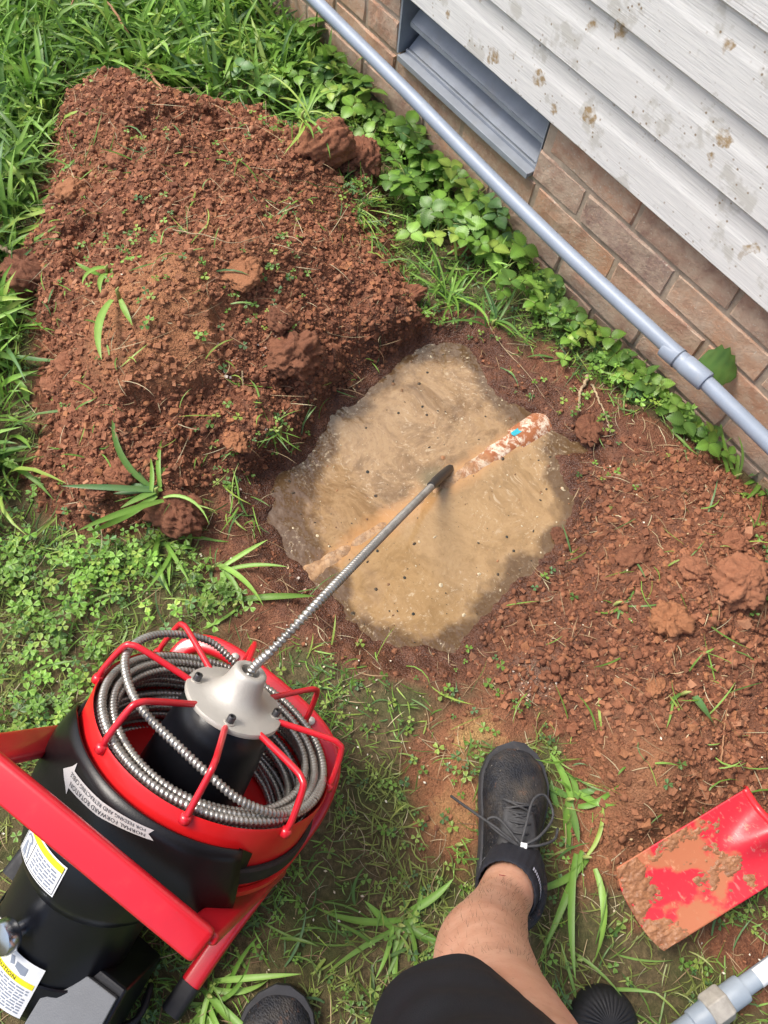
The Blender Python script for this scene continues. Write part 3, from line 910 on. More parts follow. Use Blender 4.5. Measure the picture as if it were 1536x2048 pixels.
# the strand that bulges out of the cage and crosses the mouth
loc = [(-0.02, -0.118, 0.012), (-0.059, -0.108, 0.030), (-0.098, -0.088, 0.044), (-0.133, -0.038, 0.047), (-0.143, 0.012, 0.046), (-0.130, 0.058, 0.043), (-0.090, 0.096, 0.040), (-0.051, 0.110, 0.036),
       (-0.003, 0.114, 0.032), (0.046, 0.113, 0.026), (0.090, 0.104, 0.018), (0.128, 0.072, 0.010), (0.146, 0.02, 0.004), (0.142, -0.05, 0.0)]
wound_obj('crossing_cable', spline([ML(*q) for q in loc], 200), 0.0056, machine, sides=10)
# the cable run out to the hole
run = [RL(0.0, 0, 0.066), RL(0.0, 0, 0.099), G(548, 1296, .425), G(620, 1222, .435), G(705, 1133, .36), G(790, 1046, .22), G(850, 986, .06), G(884, 953, -.055), G(900, 938, -0.10)]
wound_obj('extended_cable', spline(run, 200), 0.0062, machine, sides=12, r1=0.0082, pitch=0.0074, depth=0.42, per=6)
m = MB(); pe = [G(862, 972, .022), G(872, 962, .006), G(884, 951, -.012), G(896, 941, -0.030), G(906, 932, -0.06)]
m.tube(pe, [0.0085, 0.0098, 0.0098, 0.0096, 0.0085], 16); m.build('cutter_head', M_BOLT, machine, smooth=True, autosmooth=50)

# black hood over the back of the drum
HN = 30


def hood_pt(t_, v):
    """t_: 0 right .. 1 left, v: 0 front edge .. 1 back edge"""
    th = 44 + (172 - 44) * t_
    f_ = V3(0.1685 * math.cos(math.radians(th)), 0.1685 * math.sin(math.radians(th)), -0.021 - 0.055 * max(0, (t_ - 0.72) / 0.28) ** 1.5)
    poly = 1.05 * np.array([(0.136, 0.085), (0.112, 0.130), (0.0, 0.162), (-0.104, 0.134), (-0.128, 0.122), (-0.172, 0.030)])
    par = np.array([0, 0.16, 0.45, 0.72, 0.80, 1.0])
    b_ = V3(np.interp(t_, par, poly[:, 0]), np.interp(t_, par, poly[:, 1]), -0.125)
    e = v ** 0.85
    q = f_ * (1 - e) + b_ * e
    q[:2] *= 1 + 0.05 * math.sin(math.pi * v) * 0.6
    return ML(*q)


m = MB()
m.loft([[hood_pt(i / HN, v) for i in range(HN + 1)] for v in np.linspace(0, 1, 9)], closed_u=False, cap=False)
lip = [[hood_pt(i / HN, 1.0) for i in range(HN + 1)], [hood_pt(i / HN, 1.0) - A_ * 0.012 - W_ * 0.02 for i in range(HN + 1)], [ML(*(np.array([((hood_pt(i / HN, 1.0) - DC) @ U_) * .55 - .02, ((hood_pt(i / HN, 1.0) - DC) @ W_) * .6, -0.150]))) for i in range(HN + 1)]]
m.loft(lip, closed_u=False, cap=False)
hood = m.build('belt_guard', M_BLACKP, machine, smooth=True, autosmooth=32, solid=0.003)
m = MB()
cheek = [ML(0.118, 0.118, -0.020), ML(0.137, 0.087, -0.124), ML(0.122, 0.050, -0.135), ML(0.128, 0.055, -0.09), ML(0.128, 0.095, -0.035)]
m.add(cheek, [(0, 1, 2, 3, 4)]); m.build('guard_flap', M_BLACKP, hood, solid=0.003)

# printed arrow on the hood: strip, head, notched tail, and the words
def hood_xy(x, y):
    """decal space: x 0..1 along the arrow from tail to head, y -1..1 across (up = away from the drum)"""
    t_ = 0.272 + 0.378 * x; v = 0.085 + 0.225 * x + (0.072 + 0.085 * x) * y
    p = hood_pt(t_, v)
    n_ = norm(np.cross(hood_pt(t_ + 0.01, v) - p, hood_pt(t_, v + 0.01) - p))
    if n_ @ (CAM_POS - p) < 0:
        n_ = -n_
    return p, n_


def decal(parent, name, mat, quads_xy, lift, mapper):
    v = []; f = []
    for q in quads_xy:
        b0 = len(v)
        for x, y in q:
            p, n_ = mapper(x, y); v.append(p + n_ * lift)
        f.append(tuple(range(b0, b0 + len(q))))
    mb = MB(); mb.add(v, f); return mb.build(name, mat, parent)


strip = [[(i / 16 * .86, -0.62), ((i + 1) / 16 * .86, -0.62), ((i + 1) / 16 * .86, 0.62), (i / 16 * .86, 0.62)] for i in range(1, 16)]
strip += [[(0.0, -0.62), (0.86 / 16, -0.62), (0.86 / 16, 0), (0.045, 0)], [(0.045, 0), (0.86 / 16, 0), (0.86 / 16, 0.62), (0.0, 0.62)]]
strip += [[(0.86, -1.15), (0.90, -0.72), (0.90, 0.72), (0.86, 1.15)], [(0.90, -0.72), (0.95, -0.36), (0.95, 0.36), (0.90, 0.72)], [(0.95, -0.36), (1.0, 0.0), (0.95, 0.36)]]
arrow = decal(hood, 'arrow_label', M_LABELG, strip, 0.0026, hood_xy)


def words(parent, text, mat, mapper, x0, x1, y0, y1, lift, name='lettering'):
    cu = bpy.data.curves.new('txt', 'FONT'); cu.body = text; cu.size = 1.0; cu.resolution_u = 2; cu.space_character = 1.06
    to = bpy.data.objects.new('txt', cu); COL.objects.link(to)
    bpy.context.view_layer.update()
    me = to.to_mesh(); co = np.array([tuple(v.co) for v in me.vertices]); fs = [tuple(p.vertices) for p in me.polygons]
    to.to_mesh_clear(); bpy.data.objects.remove(to); bpy.data.curves.remove(cu)
    lo = co.min(0); hi = co.max(0)
    vs = []
    for q in co:
        x = x0 + (x1 - x0) * (q[0] - lo[0]) / (hi[0] - lo[0]); y = y0 + (y1 - y0) * (q[1] - lo[1]) / (hi[1] - lo[1])
        p, n_ = mapper(x, y); vs.append(p + n_ * lift)
    mb = MB(); mb.add(vs, fs); return mb.build(name, mat, parent)


words(arrow, 'NORMAL FORWARD ROTATION', M_INK, hood_xy, 0.07, 0.85, 0.08, 0.44, 0.0032)
words(arrow, 'FOR FEEDING AND RETRACTING CABLE', M_INK, hood_xy, 0.07, 0.88, -0.46, -0.14, 0.0032)

# motor: bell housing, barrel, vent rib, knob
MO = np.array([-0.044, 0.024])
m = MB(); m.lathe(ML(MO[0], MO[1], 0), A_, [(0.045, -0.128), (0.112, -0.129), (0.1135, -0.136), (0.1130, -0.180), (0.1110, -0.222), (0.1060, -0.236), (0.0990, -0.243), (0.0965, -0.250), (0.0945, -0.252)], 72)
bell = m.build('motor_bell', M_BLACK, machine, smooth=True, autosmooth=50)
m = MB(); m.lathe(ML(MO[0], MO[1], 0), A_, [(0.0930, -0.246), (0.0915, -0.262), (0.0905, -0.400), (0.0890, -0.428), (0.080, -0.446), (0.055, -0.455), (0.02, -0.457)], 72, cap1=True)
motor = m.build('motor', M_BLACK, machine, smooth=True, autosmooth=50)
m = MB(); m.lathe(ML(MO[0], MO[1], 0), A_, [(0.0925, -0.366), (0.0945, -0.368), (0.0945, -0.378), (0.0925, -0.380)], 72); m.build('band', M_BLACK, motor, smooth=True, autosmooth=40)
kp = ML(MO[0], MO[1], 0) + RL(0.0905, 104, -0.315) - DC; kn = norm(RL(1, 104, 0) - DC)
m = MB(); m.lathe(kp, kn, [(0.010, -0.004), (0.010, 0.012), (0.0195, 0.013), (0.0215, 0.016), (0.0215, 0.026), (0.0195, 0.030), (0.008, 0.0325), (0.001, 0.0328)], 28); m.build('knob', M_ZINC, motor, smooth=True, autosmooth=40)


def cyl_map(rad, th0, th1, s0, s1):
    def f(x, y):
        th = math.radians(th0 + (th1 - th0) * x); s = s0 + (s1 - s0) * y
        n_ = U_ * math.cos(th) + W_ * math.sin(th)
        return ML(MO[0], MO[1], s) + n_ * rad, n_
    return f


def gridq(x0, x1, y0, y1, n=8):
    return [[(x0 + (x1 - x0) * i / n, y0), (x0 + (x1 - x0) * (i + 1) / n, y0), (x0 + (x1 - x0) * (i + 1) / n, y1), (x0 + (x1 - x0) * i / n, y1)] for i in range(n)]


def dashes(x0, x1, y0, y1, rows_, seed):
    """printed lines too small to read: rows of word-sized strokes"""
    r = np.random.default_rng(seed); out = []
    for k in range(rows_):
        yy = y0 + (y1 - y0) * (k + 0.25) / rows_; hh = (y1 - y0) / rows_ * 0.46; x = x0
        while x < x1 - 0.03:
            wd = r.uniform(0.04, 0.13); e = min(x1, x + wd); out.append([(x, yy), (e, yy), (e, yy + hh), (x, yy + hh)]); x = e + 0.022
            if r.random() < 0.07 and k == rows_ - 1: break
    return out


f1 = cyl_map(0.1132, 129, 88, -0.1700, -0.2170)
lab = decal(bell, 'warning_label', M_WHITE, gridq(0, 1, 0, 1, 12), 0.0008, f1)
decal(lab, 'yellow_strip', M_YELLOW, gridq(0.03, 0.97, 0.05, 0.24, 12), 0.0013, f1)
decal(lab, 'border', M_INK, gridq(0.03, 0.97, 0.94, 0.955, 12) + gridq(0.025, 0.035, 0.05, 0.95, 1) + gridq(0.965, 0.975, 0.05, 0.95, 1) + gridq(0.335, 0.345, 0.25, 0.94, 1), 0.0013, f1)
decal(lab, 'fine_print', M_INKG, dashes(0.40, 0.92, 0.30, 0.90, 6, 3), 0.0013, f1)
pic = [[(0.17 + 0.10 * math.cos(q), 0.42 + 0.12 * math.sin(q)) for q in np.linspace(0, 6.28, 14, endpoint=False)], [(0.10, 0.55), (0.14, 0.52), (0.22, 0.90), (0.10, 0.90)], [(0.20, 0.52), (0.24, 0.50), (0.30, 0.85), (0.27, 0.88)]]
pg = decal(lab, 'pictogram', M_INKG, pic, 0.0014, f1)
decal(lab, 'pictogram_ring', M_WHITE, [[(0.17 + 0.062 * math.cos(q), 0.42 + 0.075 * math.sin(q)) for q in np.linspace(0, 6.28, 14, endpoint=False)]], 0.0018, f1)
f2 = cyl_map(0.0910, 128, 70, -0.338, -0.425)
lab = decal(motor, 'caution_label', M_WHITE, gridq(0, 1, 0, 1, 12), 0.0042, f2)
decal(lab, 'yellow_strip', M_YELLOW, gridq(0.03, 0.97, 0.33, 0.43, 12), 0.0047, f2)
words(lab, 'CAUTION', M_INK, f2, 0.30, 0.70, 0.415, 0.345, 0.0051)
decal(lab, 'fine_print', M_INKG, dashes(0.06, 0.94, 0.46, 0.95, 9, 5), 0.0047, f2)
decal(lab, 'pictogram', M_INKG, [[(0.62, 0.12), (0.80, 0.12), (0.80, 0.26), (0.74, 0.28), (0.62, 0.22)], [(0.50, 0.10), (0.56, 0.08), (0.60, 0.20), (0.54, 0.24)]], 0.0047, f2)

# switch box beside the motor
q = [HL(-0.009, -0.318, 0.165), HL(0.076, -0.314, 0.165), HL(0.092, -0.43, 0.150), HL(0.003, -0.43, 0.150)]
lo_ = [HL(-0.012, -0.262, 0.035), HL(0.078, -0.266, 0.035), HL(0.096, -0.435, 0.020), HL(0.0, -0.435, 0.020)]
mid = [HL(-0.012, -0.305, 0.160), HL(0.080, -0.302, 0.160), HL(0.097, -0.436, 0.144), HL(0.0, -0.436, 0.144)]
m = MB(); m.add(mid + lo_, [(0, 3, 2, 1), (4, 5, 6, 7), (0, 1, 5, 4), (1, 2, 6, 5), (2, 3, 7, 6), (3, 0, 4, 7)])
box = m.build('switch_box', M_BLACK, machine, bevel=0.004, seg=3)
nl = norm(np.cross(q[1] - q[0], q[3] - q[0])); nl = nl if nl[2] > 0 else -nl
m = MB(); m.add([p - nl * 0.006 for p in q] + [p + nl * 0.003 for p in q], [(0, 3, 2, 1), (4, 5, 6, 7), (0, 1, 5, 4), (1, 2, 6, 5), (2, 3, 7, 6), (3, 0, 4, 7)])
m.build('box_lid', M_GREY, box, bevel=0.0015)
m = MB(); m.lathe(HL(-0.017, -0.322, 0.158), V3(0, 0, 1), [(0.0045, 0.0), (0.0045, 0.006), (0.003, 0.008)], 12, cap1=True); m.build('screw', M_BOLT, box, smooth=True, autosmooth=40)
m = MB(); m.tube(spline([HL(0.05, -0.40, 0.03), HL(0.10, -0.345, 0.045), HL(0.088, -0.305, 0.025), HL(0.098, -0.345, 0.010), HL(0.12, -0.43, 0.008), HL(0.16, -0.62, 0.008)], 50), 0.0048, 10); m.build('power_cord', M_RUBBER, machine, smooth=True)


# red frame: base tube, handle strap
def rtube(path, hw, ht, n=6):
    """rounded rectangular section swept along the path, width kept level"""
    P = np.asarray(path, float); T = np.gradient(P, axis=0); rings = []
    sec = []
    for cx, cy, a0 in ((hw - ht * .7, ht * .3, 0), (-hw + ht * .7, ht * .3, 90), (-hw + ht * .7, -ht * .3, 180), (hw - ht * .7, -ht * .3, 270)):
        for j in range(n):
            a = math.radians(a0 + 90 * j / (n - 1)); sec.append((cx + ht * .7 * math.cos(a), cy + ht * .7 * math.sin(a)))
    for p, tg in zip(P, T):
        tg = norm(tg); side_ = norm(np.cross(tg, V3(0, 0, 1))); up_ = np.cross(side_, tg)
        rings.append([p + side_ * x + up_ * y for x, y in sec])
    mb = MB(); mb.loft(rings, True, True); return mb


base_path = [HL(0.134, -0.287, 0.032), G(450, 1868, .045), G(545, 1742, .062), G(622, 1640, .085), G(655, 1570, .102), G(661, 1522, .112), G(646, 1476, .118), G(600, 1420, .122), G(508, 1342, .124), G(452, 1304, .124), G(408, 1289, .122), G(372, 1296, .118), G(345, 1330, .108),
             HL(-0.172, 0.02, 0.085), HL(-0.172, -0.15, 0.048), HL(-0.172, -0.287, 0.032)]
base = rtube(spline(base_path, 110), 0.0150, 0.013).build('base_frame', M_RED, machine, smooth=True, autosmooth=55)
for x in (0.134, -0.172):
    m = rtube([HL(x, -0.268, 0.0345), HL(x, -0.288, 0.0315), HL(x, -0.312, 0.028)], 0.0160, 0.0142); m.build('foot_cap', M_RUBBER, base, smooth=True, autosmooth=50)
for rp in (G(470, 1314, .139), G(622, 1442, .137)):
    m = MB(); m.lathe(rp, V3(0, 0, 1), [(0.0062, -0.003), (0.0062, 0.003), (0.004, 0.0052), (0.0012, 0.0056)], 14, cap1=True); m.build('rivet', M_ALU, base, smooth=True, autosmooth=40)
strap_z0, strap_z1 = 0.300, 0.385
hl1 = G(388, 1876, .420)
hl0 = hl1 + (G(0, 1556, .470) - hl1) * 1.14


def bar_round(p, q, wd, hw, ht):
    p = np.asarray(p); q = np.asarray(q); tg = norm(q - p); wd = norm(wd - tg * (wd @ tg)); nn = np.cross(tg, wd); c_ = ht * .8; rings = []
    for s_, pt in ((0.55, p), (0.9, p + tg * ht * .4), (1.0, p + tg * ht), (1.0, q - tg * ht), (0.9, q - tg * ht * .4), (0.55, q)):
        sec = []
        for cx, cy, a0 in ((hw - c_, ht - c_, 0), (-hw + c_, ht - c_, 90), (-hw + c_, -ht + c_, 180), (hw - c_, -ht + c_, 270)):
            for j in range(5):
                a = math.radians(a0 + 90 * j / 4)
                sec.append(pt + wd * (cx + c_ * math.cos(a) if s_ > .99 else (cx + c_ * math.cos(a)) * (1 - (1 - s_) * ht / hw)) + nn * (cy + c_ * math.sin(a)) * s_)
        rings.append(sec)
    mb = MB(); mb.loft(rings, True, True); return mb


handle = bar_round(hl0 - U_ * 0.012, hl1 + U_ * 0.014, FW * 0.94 + V3(0, 0, 0.34), 0.0195, 0.0080).build('handle_strap', M_RED, machine, smooth=True, autosmooth=50)
bar_round(hl1 + U_ * 0.003 + FW * 0.006 + V3(0, 0, 0.002), HL(0.141, -0.085, 0.060), U_ * 1.0 + FW * 0.25, 0.0195, 0.007).build('handle_arm', M_RED, machine, smooth=True, autosmooth=50)
bar_round(hl0 + U_ * 0.004 + FW * 0.006, HL(-0.174, -0.060, 0.075), U_ * 1.0 - FW * 0.25, 0.0195, 0.007).build('handle_arm', M_RED, machine, smooth=True, autosmooth=50)
# ------------------------------------------------------------------ broken white drain pipe in the hole
t = NT('stained_white_pvc')
n1 = t.noise(42, 6, 0.75, None, 0.4)
c = t.mix(t.ramp(n1, [(0.43, 0.0), (0.53, 1.0)]), (0.66, 0.56, 0.44), (0.30, 0.105, 0.038))
c = t.mix(t.ramp(t.noise(120, 4, 0.7), [(0.5, 0.0), (0.62, 0.7)]), c, (0.24, 0.075, 0.028))
gp = t.n('ShaderNodeNewGeometry').outputs['Position']
ra = t.n('ShaderNodeVectorMath', operation='DISTANCE'); t.l(gp, ra.inputs[0]); ra.inputs[1].default_value = tuple(PIPE_A)
silt = t.ramp(t.math('ADD', ra.outputs['Value'], t.math('MULTIPLY', t.math('SUBTRACT', t.noise(30, 5, .7), .5), .22)), [(0.15, 0.0), (0.25, 0.9)])
c = t.mix(silt, c, t.mix(t.ramp(t.noise(55, 5, .75), [(.42, 0.0), (.56, 1.0)]), (0.40, 0.245, 0.125), (0.22, 0.128, 0.062)))
t.set('Base Color', c); t.set('Roughness', t.ramp(n1, [(0.4, 0.3), (0.55, 0.8)])); t.bump(n1, 0.4, 0.002)
M_SPIPE = t.m
PIPE_UP = V3(0, 0, 1); PIPE_N = np.cross(PIPE_UP, PIPE_T)
sewer = thing('drain_pipe', 'rust stained white drain pipe lying half under the muddy water in the hole', 'drain pipe', (PIPE_A + PIPE_B) / 2 - V3(0, 0, 0.09))
pm = (PIPE_A + PIPE_B) / 2
PR_ = 0.038
m = MB(); m.tube(spline([PIPE_A + PIPE_T * 0.012 + V3(0, 0, 0.0060 - PR_), PIPE_A * .75 + PIPE_B * .25 + V3(0, 0, 0.0040 - PR_), pm + V3(0, 0, 0.0002 - PR_), PIPE_B * .85 + PIPE_A * .15 + V3(0, 0, 0.0014 - PR_), PIPE_B + PIPE_T * 0.02 + V3(0, 0, 0.0045 - PR_), PIPE_B + PIPE_T * 0.1 + V3(0, 0, 0.001 - PR_)], 60),
                 PR_ + 0.0012 * np.sin(np.arange(60) * 1.9) * np.sin(np.arange(60) * .7), 40)
sp_ = m.build('pipe', M_SPIPE, sewer, smooth=True, autosmooth=50)
col0 = PIPE_A + V3(0, 0, -0.0345)
m = MB(); m.lathe(col0, PIPE_T - V3(0, 0, 0.02), [(0.037, -0.001), (0.0442, 0.0), (0.0446, 0.002), (0.0446, 0.088), (0.0436, 0.0905), (0.037, 0.0910)], 48); m.build('collar', M_SPIPE, sewer, smooth=True, autosmooth=35)
v = []
for i in range(7):
    for j in range(5):
        th = math.radians(90 + 4 + 16 * (j / 4)); s = 0.074 + 0.020 * i / 6 - 0.006 * abs(j / 4 - .5)
        rr_ = 0.0452
        v.append(col0 + (PIPE_T - V3(0, 0, 0.02)) * s + PIPE_N * math.cos(th) * rr_ + V3(0, 0, 1) * math.sin(th) * rr_)
m = MB(); m.add(v, [(i * 5 + j, i * 5 + j + 1, i * 5 + j + 6, i * 5 + j + 5) for i in range(6) for j in range(4)])
m.build('sticker', plain('teal_sticker', (0.02, 0.33, 0.42), 0.35, var=0.3, vscale=90, dirt=0.12), sewer)

# ------------------------------------------------------------------ red shovel with wet clay on the blade
t = NT('shovel_red')
co = t.co()
n1 = t.noise(16, 5, 0.65, None, 0.6)
fa = t.n('ShaderNodeSeparateColor'); t.l(t.attr('tint').outputs['Color'], fa.inputs[0])
scr_ = t.noise(1.0, 4, .6, t.mapped((60, 160, 60), (0, 0, .6)))
fk = t.math('MULTIPLY', t.ramp(t.math('ADD', fa.outputs[0], t.math('MULTIPLY', t.math('SUBTRACT', t.noise(45, 6, .75), .5), 1.1)), [(.25, 0.0), (.75, 1.0)]), 0.85)
c = t.mix(fk, t.mix(t.ramp(scr_, [(0.60, 0.0), (0.68, 0.5)]), (0.52, 0.014, 0.026), (0.42, 0.20, 0.17)), (0.36, 0.140, 0.055))
c = t.mix(t.ramp(t.noise(55, 4, 0.7), [(0.60, 0.0), (0.70, 0.55)]), c, (0.60, 0.30, 0.16))
t.set('Base Color', c); t.set('Roughness', t.ramp(fk, [(0.1, 0.42), (0.7, 0.6)])); t.set('Coat Weight', 0.05)
t.bump(t.noise(90, 4), 0.25, 0.0015)
M_SHRED = t.m
M_SHCLEAN = plain('shovel_red_clean', (0.66, 0.022, 0.032), 0.33, var=0.12, vscale=16, bump=0.1, dirt=0.10, dirtcol=(0.42, 0.15, 0.06), coat=0.25)
t = NT('wet_clay')
c = t.ramp(t.noise(60, 5, 0.7), [(0.3, (0.16, 0.066, 0.028)), (0.55, (0.29, 0.125, 0.052)), (0.75, (0.36, 0.17, 0.075))])
t.set('Base Color', c); t.set('Roughness', t.ramp(t.noise(80, 3), [(0.35, 0.25), (0.65, 0.6)])); t.bump(t.noise(150, 4, 0.65), 0.8, 0.003)
M_CLAY = t.m
s1 = G(1228, 1736, .075); s2 = G(1346, 1888, .068); s3 = G(1484, 1580, .125)
es = norm(s3 - s1); ew = s2 - s1; ew = norm(ew - es * (ew @ es)); en = np.cross(es, ew); en = en if en[2] > 0 else -en
Ws = (s2 - s1) @ ew; Ls = (s3 - s1) @ es
shov = thing('shovel', 'red flat bladed shovel smeared with wet orange clay lying on the loose soil', 'shovel', s1 + es * Ls * .5 + ew * Ws * .5 - V3(0, 0, 0.03))
NU, NV = 34, 22


def blade(a, b, lift=0.0):
    """a 0..1 from tip to step, b 0..1 across"""
    y = b * Ws
    tip = (0.012 * (2 * abs(b - 0.52)) ** 3) if a < 0.5 else 0
    x = a * Ls + tip * (1 - a * 2 if a < .5 else 0) - 0.010 * (1 - min(1, a * 2))
    cx = (b - 0.5) * 2
    h = 0.004 * cx * cx - 0.010 * (1 - a) * 0
    soc = np.exp(-((b - 0.5) / (0.05 + 0.12 * a)) ** 2) * 0.026 * float(sstep(0.62, 1.05, np.array(a)))
    return s1 + es * x + ew * y + en * (h + soc + lift)


NU2, NV2 = 90, 60
A, B = np.meshgrid(np.linspace(0, 1, NU2), np.linspace(0, 1, NV2), indexing='ij')
film = 0.55 + 0.9 * fbm(A * 4.5, B * 3.2, 161, 5, .6) - 0.95 * sstep(.50, .92, A + 0.18 * fbm(A * 5, B * 4, 163, 3)) * (1 - .35 * sstep(.75, 1, B)) - 0.75 * np.exp(-(((A - .36) / .12) ** 2 + ((B - .52) / .16) ** 2)) - 0.7 * np.exp(-(((A - .62) / .2) ** 2 + ((B - .92) / .12) ** 2))
film = np.clip(sstep(0.1, 0.75, film), 0, 1)
bv = np.array([blade(A[i, j], B[i, j]) for i in range(NU2) for j in range(NV2)])
ii = np.arange(NU2 * NV2).reshape(NU2, NV2); q = np.stack([ii[:-1, :-1], ii[1:, :-1], ii[1:, 1:], ii[:-1, 1:]], -1).reshape(-1, 4)
bl = link('blade', fast_mesh('blade', bv - base_of(shov), [q], np.repeat(film.reshape(-1, 1), 3, 1), smooth=True), M_SHRED, shov)
mo = bl.modifiers.new('solid', 'SOLIDIFY'); mo.thickness = 0.0028; mo.offset = 0
m = MB()
edge = [blade(1.0, j / NV) for j in range(NV + 1)]
m.loft([edge, [p + es * 0.006 + en * 0.001 for p in edge], [p + es * 0.010 - en * 0.006 for p in edge], [p + es * 0.0115 - en * 0.024 for p in edge]], closed_u=False, cap=False)
m.build('step', M_SHCLEAN, shov, smooth=True, solid=0.003)
hs = s1 + es * (Ls + 0.005) + ew * Ws * .5 + en * 0.006
hd = norm(es + en * 0.10)
m = MB(); m.lathe(hs - hd * 0.06, hd, [(0.006, 0.0), (0.017, 0.05), (0.0205, 0.075), (0.0205, 0.19), (0.0215, 0.192), (0.0215, 0.198), (0.019, 0.2)], 28); m.build('socket', M_SHCLEAN, shov, smooth=True, autosmooth=45)
m = MB(); m.tube([hs + hd * 0.12, hs + hd * 0.5, hs + hd * 0.95], 0.0175, 18); m.build('handle', plain('ash_wood', (0.42, 0.27, 0.14), 0.6, var=0.2), shov, smooth=True, autosmooth=50)
NA, NB = 110, 76
A, B = np.meshgrid(np.linspace(0.0, 0.99, NA), np.linspace(0.012, 0.988, NB), indexing='ij')
hgt = fbm(A * 6.5 + 3.1, B * 4.6, 61, 6, .62) + 0.55 * np.exp(-((A - 0.06) / 0.12) ** 2) + 0.55 * np.exp(-(((A - 0.62) / 0.12) ** 2 + ((B - 0.62) / 0.16) ** 2)) + 0.40 * np.exp(-(((A - 0.42) / 0.20) ** 2 + ((B - 0.14) / 0.10) ** 2)) - 0.10 - 0.7 * sstep(0.66, 0.9, A) - 0.3 * np.exp(-(((A - 0.36) / 0.14) ** 2 + ((B - 0.5) / 0.18) ** 2))
hh = np.where(hgt > 0, -0.0004 + 0.0050 * np.clip(hgt, 0, 1) + 0.0034 * fbm(A * 46, B * 30, 66, 5, .7) * sstep(0, .15, hgt), -0.003)
vv = np.array([blade(A[i, j], B[i, j], hh[i, j] + 0.0016) for i in range(NA) for j in range(NB)])
ii = np.arange(NA * NB).reshape(NA, NB); q = np.stack([ii[:-1, :-1], ii[1:, :-1], ii[1:, 1:], ii[:-1, 1:]], -1).reshape(-1, 4)
keep = (hh.ravel()[q].max(1) > 0)
link('clay_smear', fast_mesh('clay_smear', vv - base_of(shov), [q[keep]], smooth=True), M_CLAY, shov)

# ------------------------------------------------------------------ grey pipe offcut with union nut and barcode label
pa = G(1433, 2014, .040); pb = G(1530, 1943, .050); ft = norm(pb - pa)
fit = thing('pipe_union', 'grey plastic pipe end with a stained union nut and white barcode label', 'pipe fitting', pa - V3(0, 0, 0.03))
M_PVC2 = plain('grey_pvc_offcut', (0.27, 0.315, 0.365), 0.45, var=0.10, vscale=30, bump=0.2, bscale=260, dirt=0.12, dirtcol=(0.42, 0.34, 0.24))
M_NUT = plain('stained_union_nut', (0.34, 0.315, 0.275), 0.6, 0.1, var=0.28, vscale=45, bump=0.5, bscale=130, dirt=0.25, dirtcol=(0.24, 0.16, 0.09))
m = MB(); m.tube([pa + ft * 0.02, pa + ft * 0.2, pa + ft * 0.55], 0.0138, 28); m.build('pipe', M_PVC2, fit, smooth=True, autosmooth=50)
m = MB(); m.lathe(pa, ft, [(0.0138, 0.0185), (0.0186, 0.018), (0.0192, 0.021), (0.0192, 0.046), (0.0184, 0.049), (0.0139, 0.0495)], 32); m.build('collar', M_PVC2, fit, smooth=True, autosmooth=35)
m = MB(); m.lathe(pa, ft, [(0.020, -0.017), (0.0238, -0.0165), (0.0258, -0.012), (0.0258, 0.013), (0.0238, 0.0175), (0.021, 0.018)], 6, cap0=True, cap1=True); m.build('union_nut', M_NUT, fit, bevel=0.0015)
m = MB(); m.lathe(pa, ft, [(0.013, -0.075), (0.0154, -0.074), (0.0158, -0.07), (0.0158, -0.045), (0.0186, -0.043), (0.0190, -0.018), (0.02, -0.0165)], 32, cap0=True); m.build('tailpiece', M_PVC2, fit, smooth=True, autosmooth=35)
x_ = norm(np.cross(V3(0, 0, 1), ft)); y_ = np.cross(ft, x_)


def pmap(x, y):
    th = math.radians(20 + 150 * y); n_ = x_ * math.cos(th) + y_ * math.sin(th)
    return pa + ft * (0.074 + 0.16 * x) + n_ * 0.0138, n_


def vgrid(x0, x1, y0, y1, n=10):
    return [[(x0, y0 + (y1 - y0) * i / n), (x1, y0 + (y1 - y0) * i / n), (x1, y0 + (y1 - y0) * (i + 1) / n), (x0, y0 + (y1 - y0) * (i + 1) / n)] for i in range(n)]


lab = decal(fit, 'barcode_label', M_WHITE, vgrid(0, 1, 0, 1, 14), 0.0006, pmap)
bars = []; x = 0.22; rb = np.random.default_rng(9)
while x < 0.62:
    wd = rb.choice([0.006, 0.011, 0.017]); bars += vgrid(x, x + wd, 0.16, 0.40, 3); x += wd + rb.choice([0.008, 0.014])
decal(lab, 'barcode', M_INK, bars, 0.0010, pmap)
decal(lab, 'printed_text', M_INKG, dashes(0.18, 0.72, 0.56, 0.72, 2, 15), 0.0010, pmap)

# ------------------------------------------------------------------ ribbed black rubber foot pedal
pc = G(1219, 2052, 0.03); pc[2] = float(ground_z(pc[0], pc[1])[0])
ped = thing('foot_pedal', 'round black ribbed rubber foot pedal in the grass below the shovel', 'foot pedal', pc)
nr_, ns_ = 14, 128
prf = [(0.050, -0.006), (0.051, 0.006), (0.0495, 0.014), (0.046, 0.022), (0.041, 0.028), (0.034, 0.033), (0.026, 0.0365), (0.018, 0.0385), (0.010, 0.0395), (0.003, 0.040)]
rings = []
for r, z in prf:
    ring_ = []
    for k in range(ns_):
        th = 2 * math.pi * k / ns_; gr = 0.0016 * (1 if (k % 4) == 0 else 0) * (1 if 0.012 < r < 0.0498 else 0)
        ring_.append(pc + V3(math.cos(th) * r, math.sin(th) * r, z - gr))
    rings.append(ring_)
m = MB(); m.loft(rings, True, True); m.build('dome', M_RUBBER, ped, smooth=True, autosmooth=60)
m = MB(); m.tube(spline([pc + V3(0.03, -0.03, 0.008), pc + V3(0.10, -0.08, 0.012), pc + V3(0.2, -0.22, 0.01)], 24), 0.006, 10); m.build('hose', M_RUBBER, ped, smooth=True)

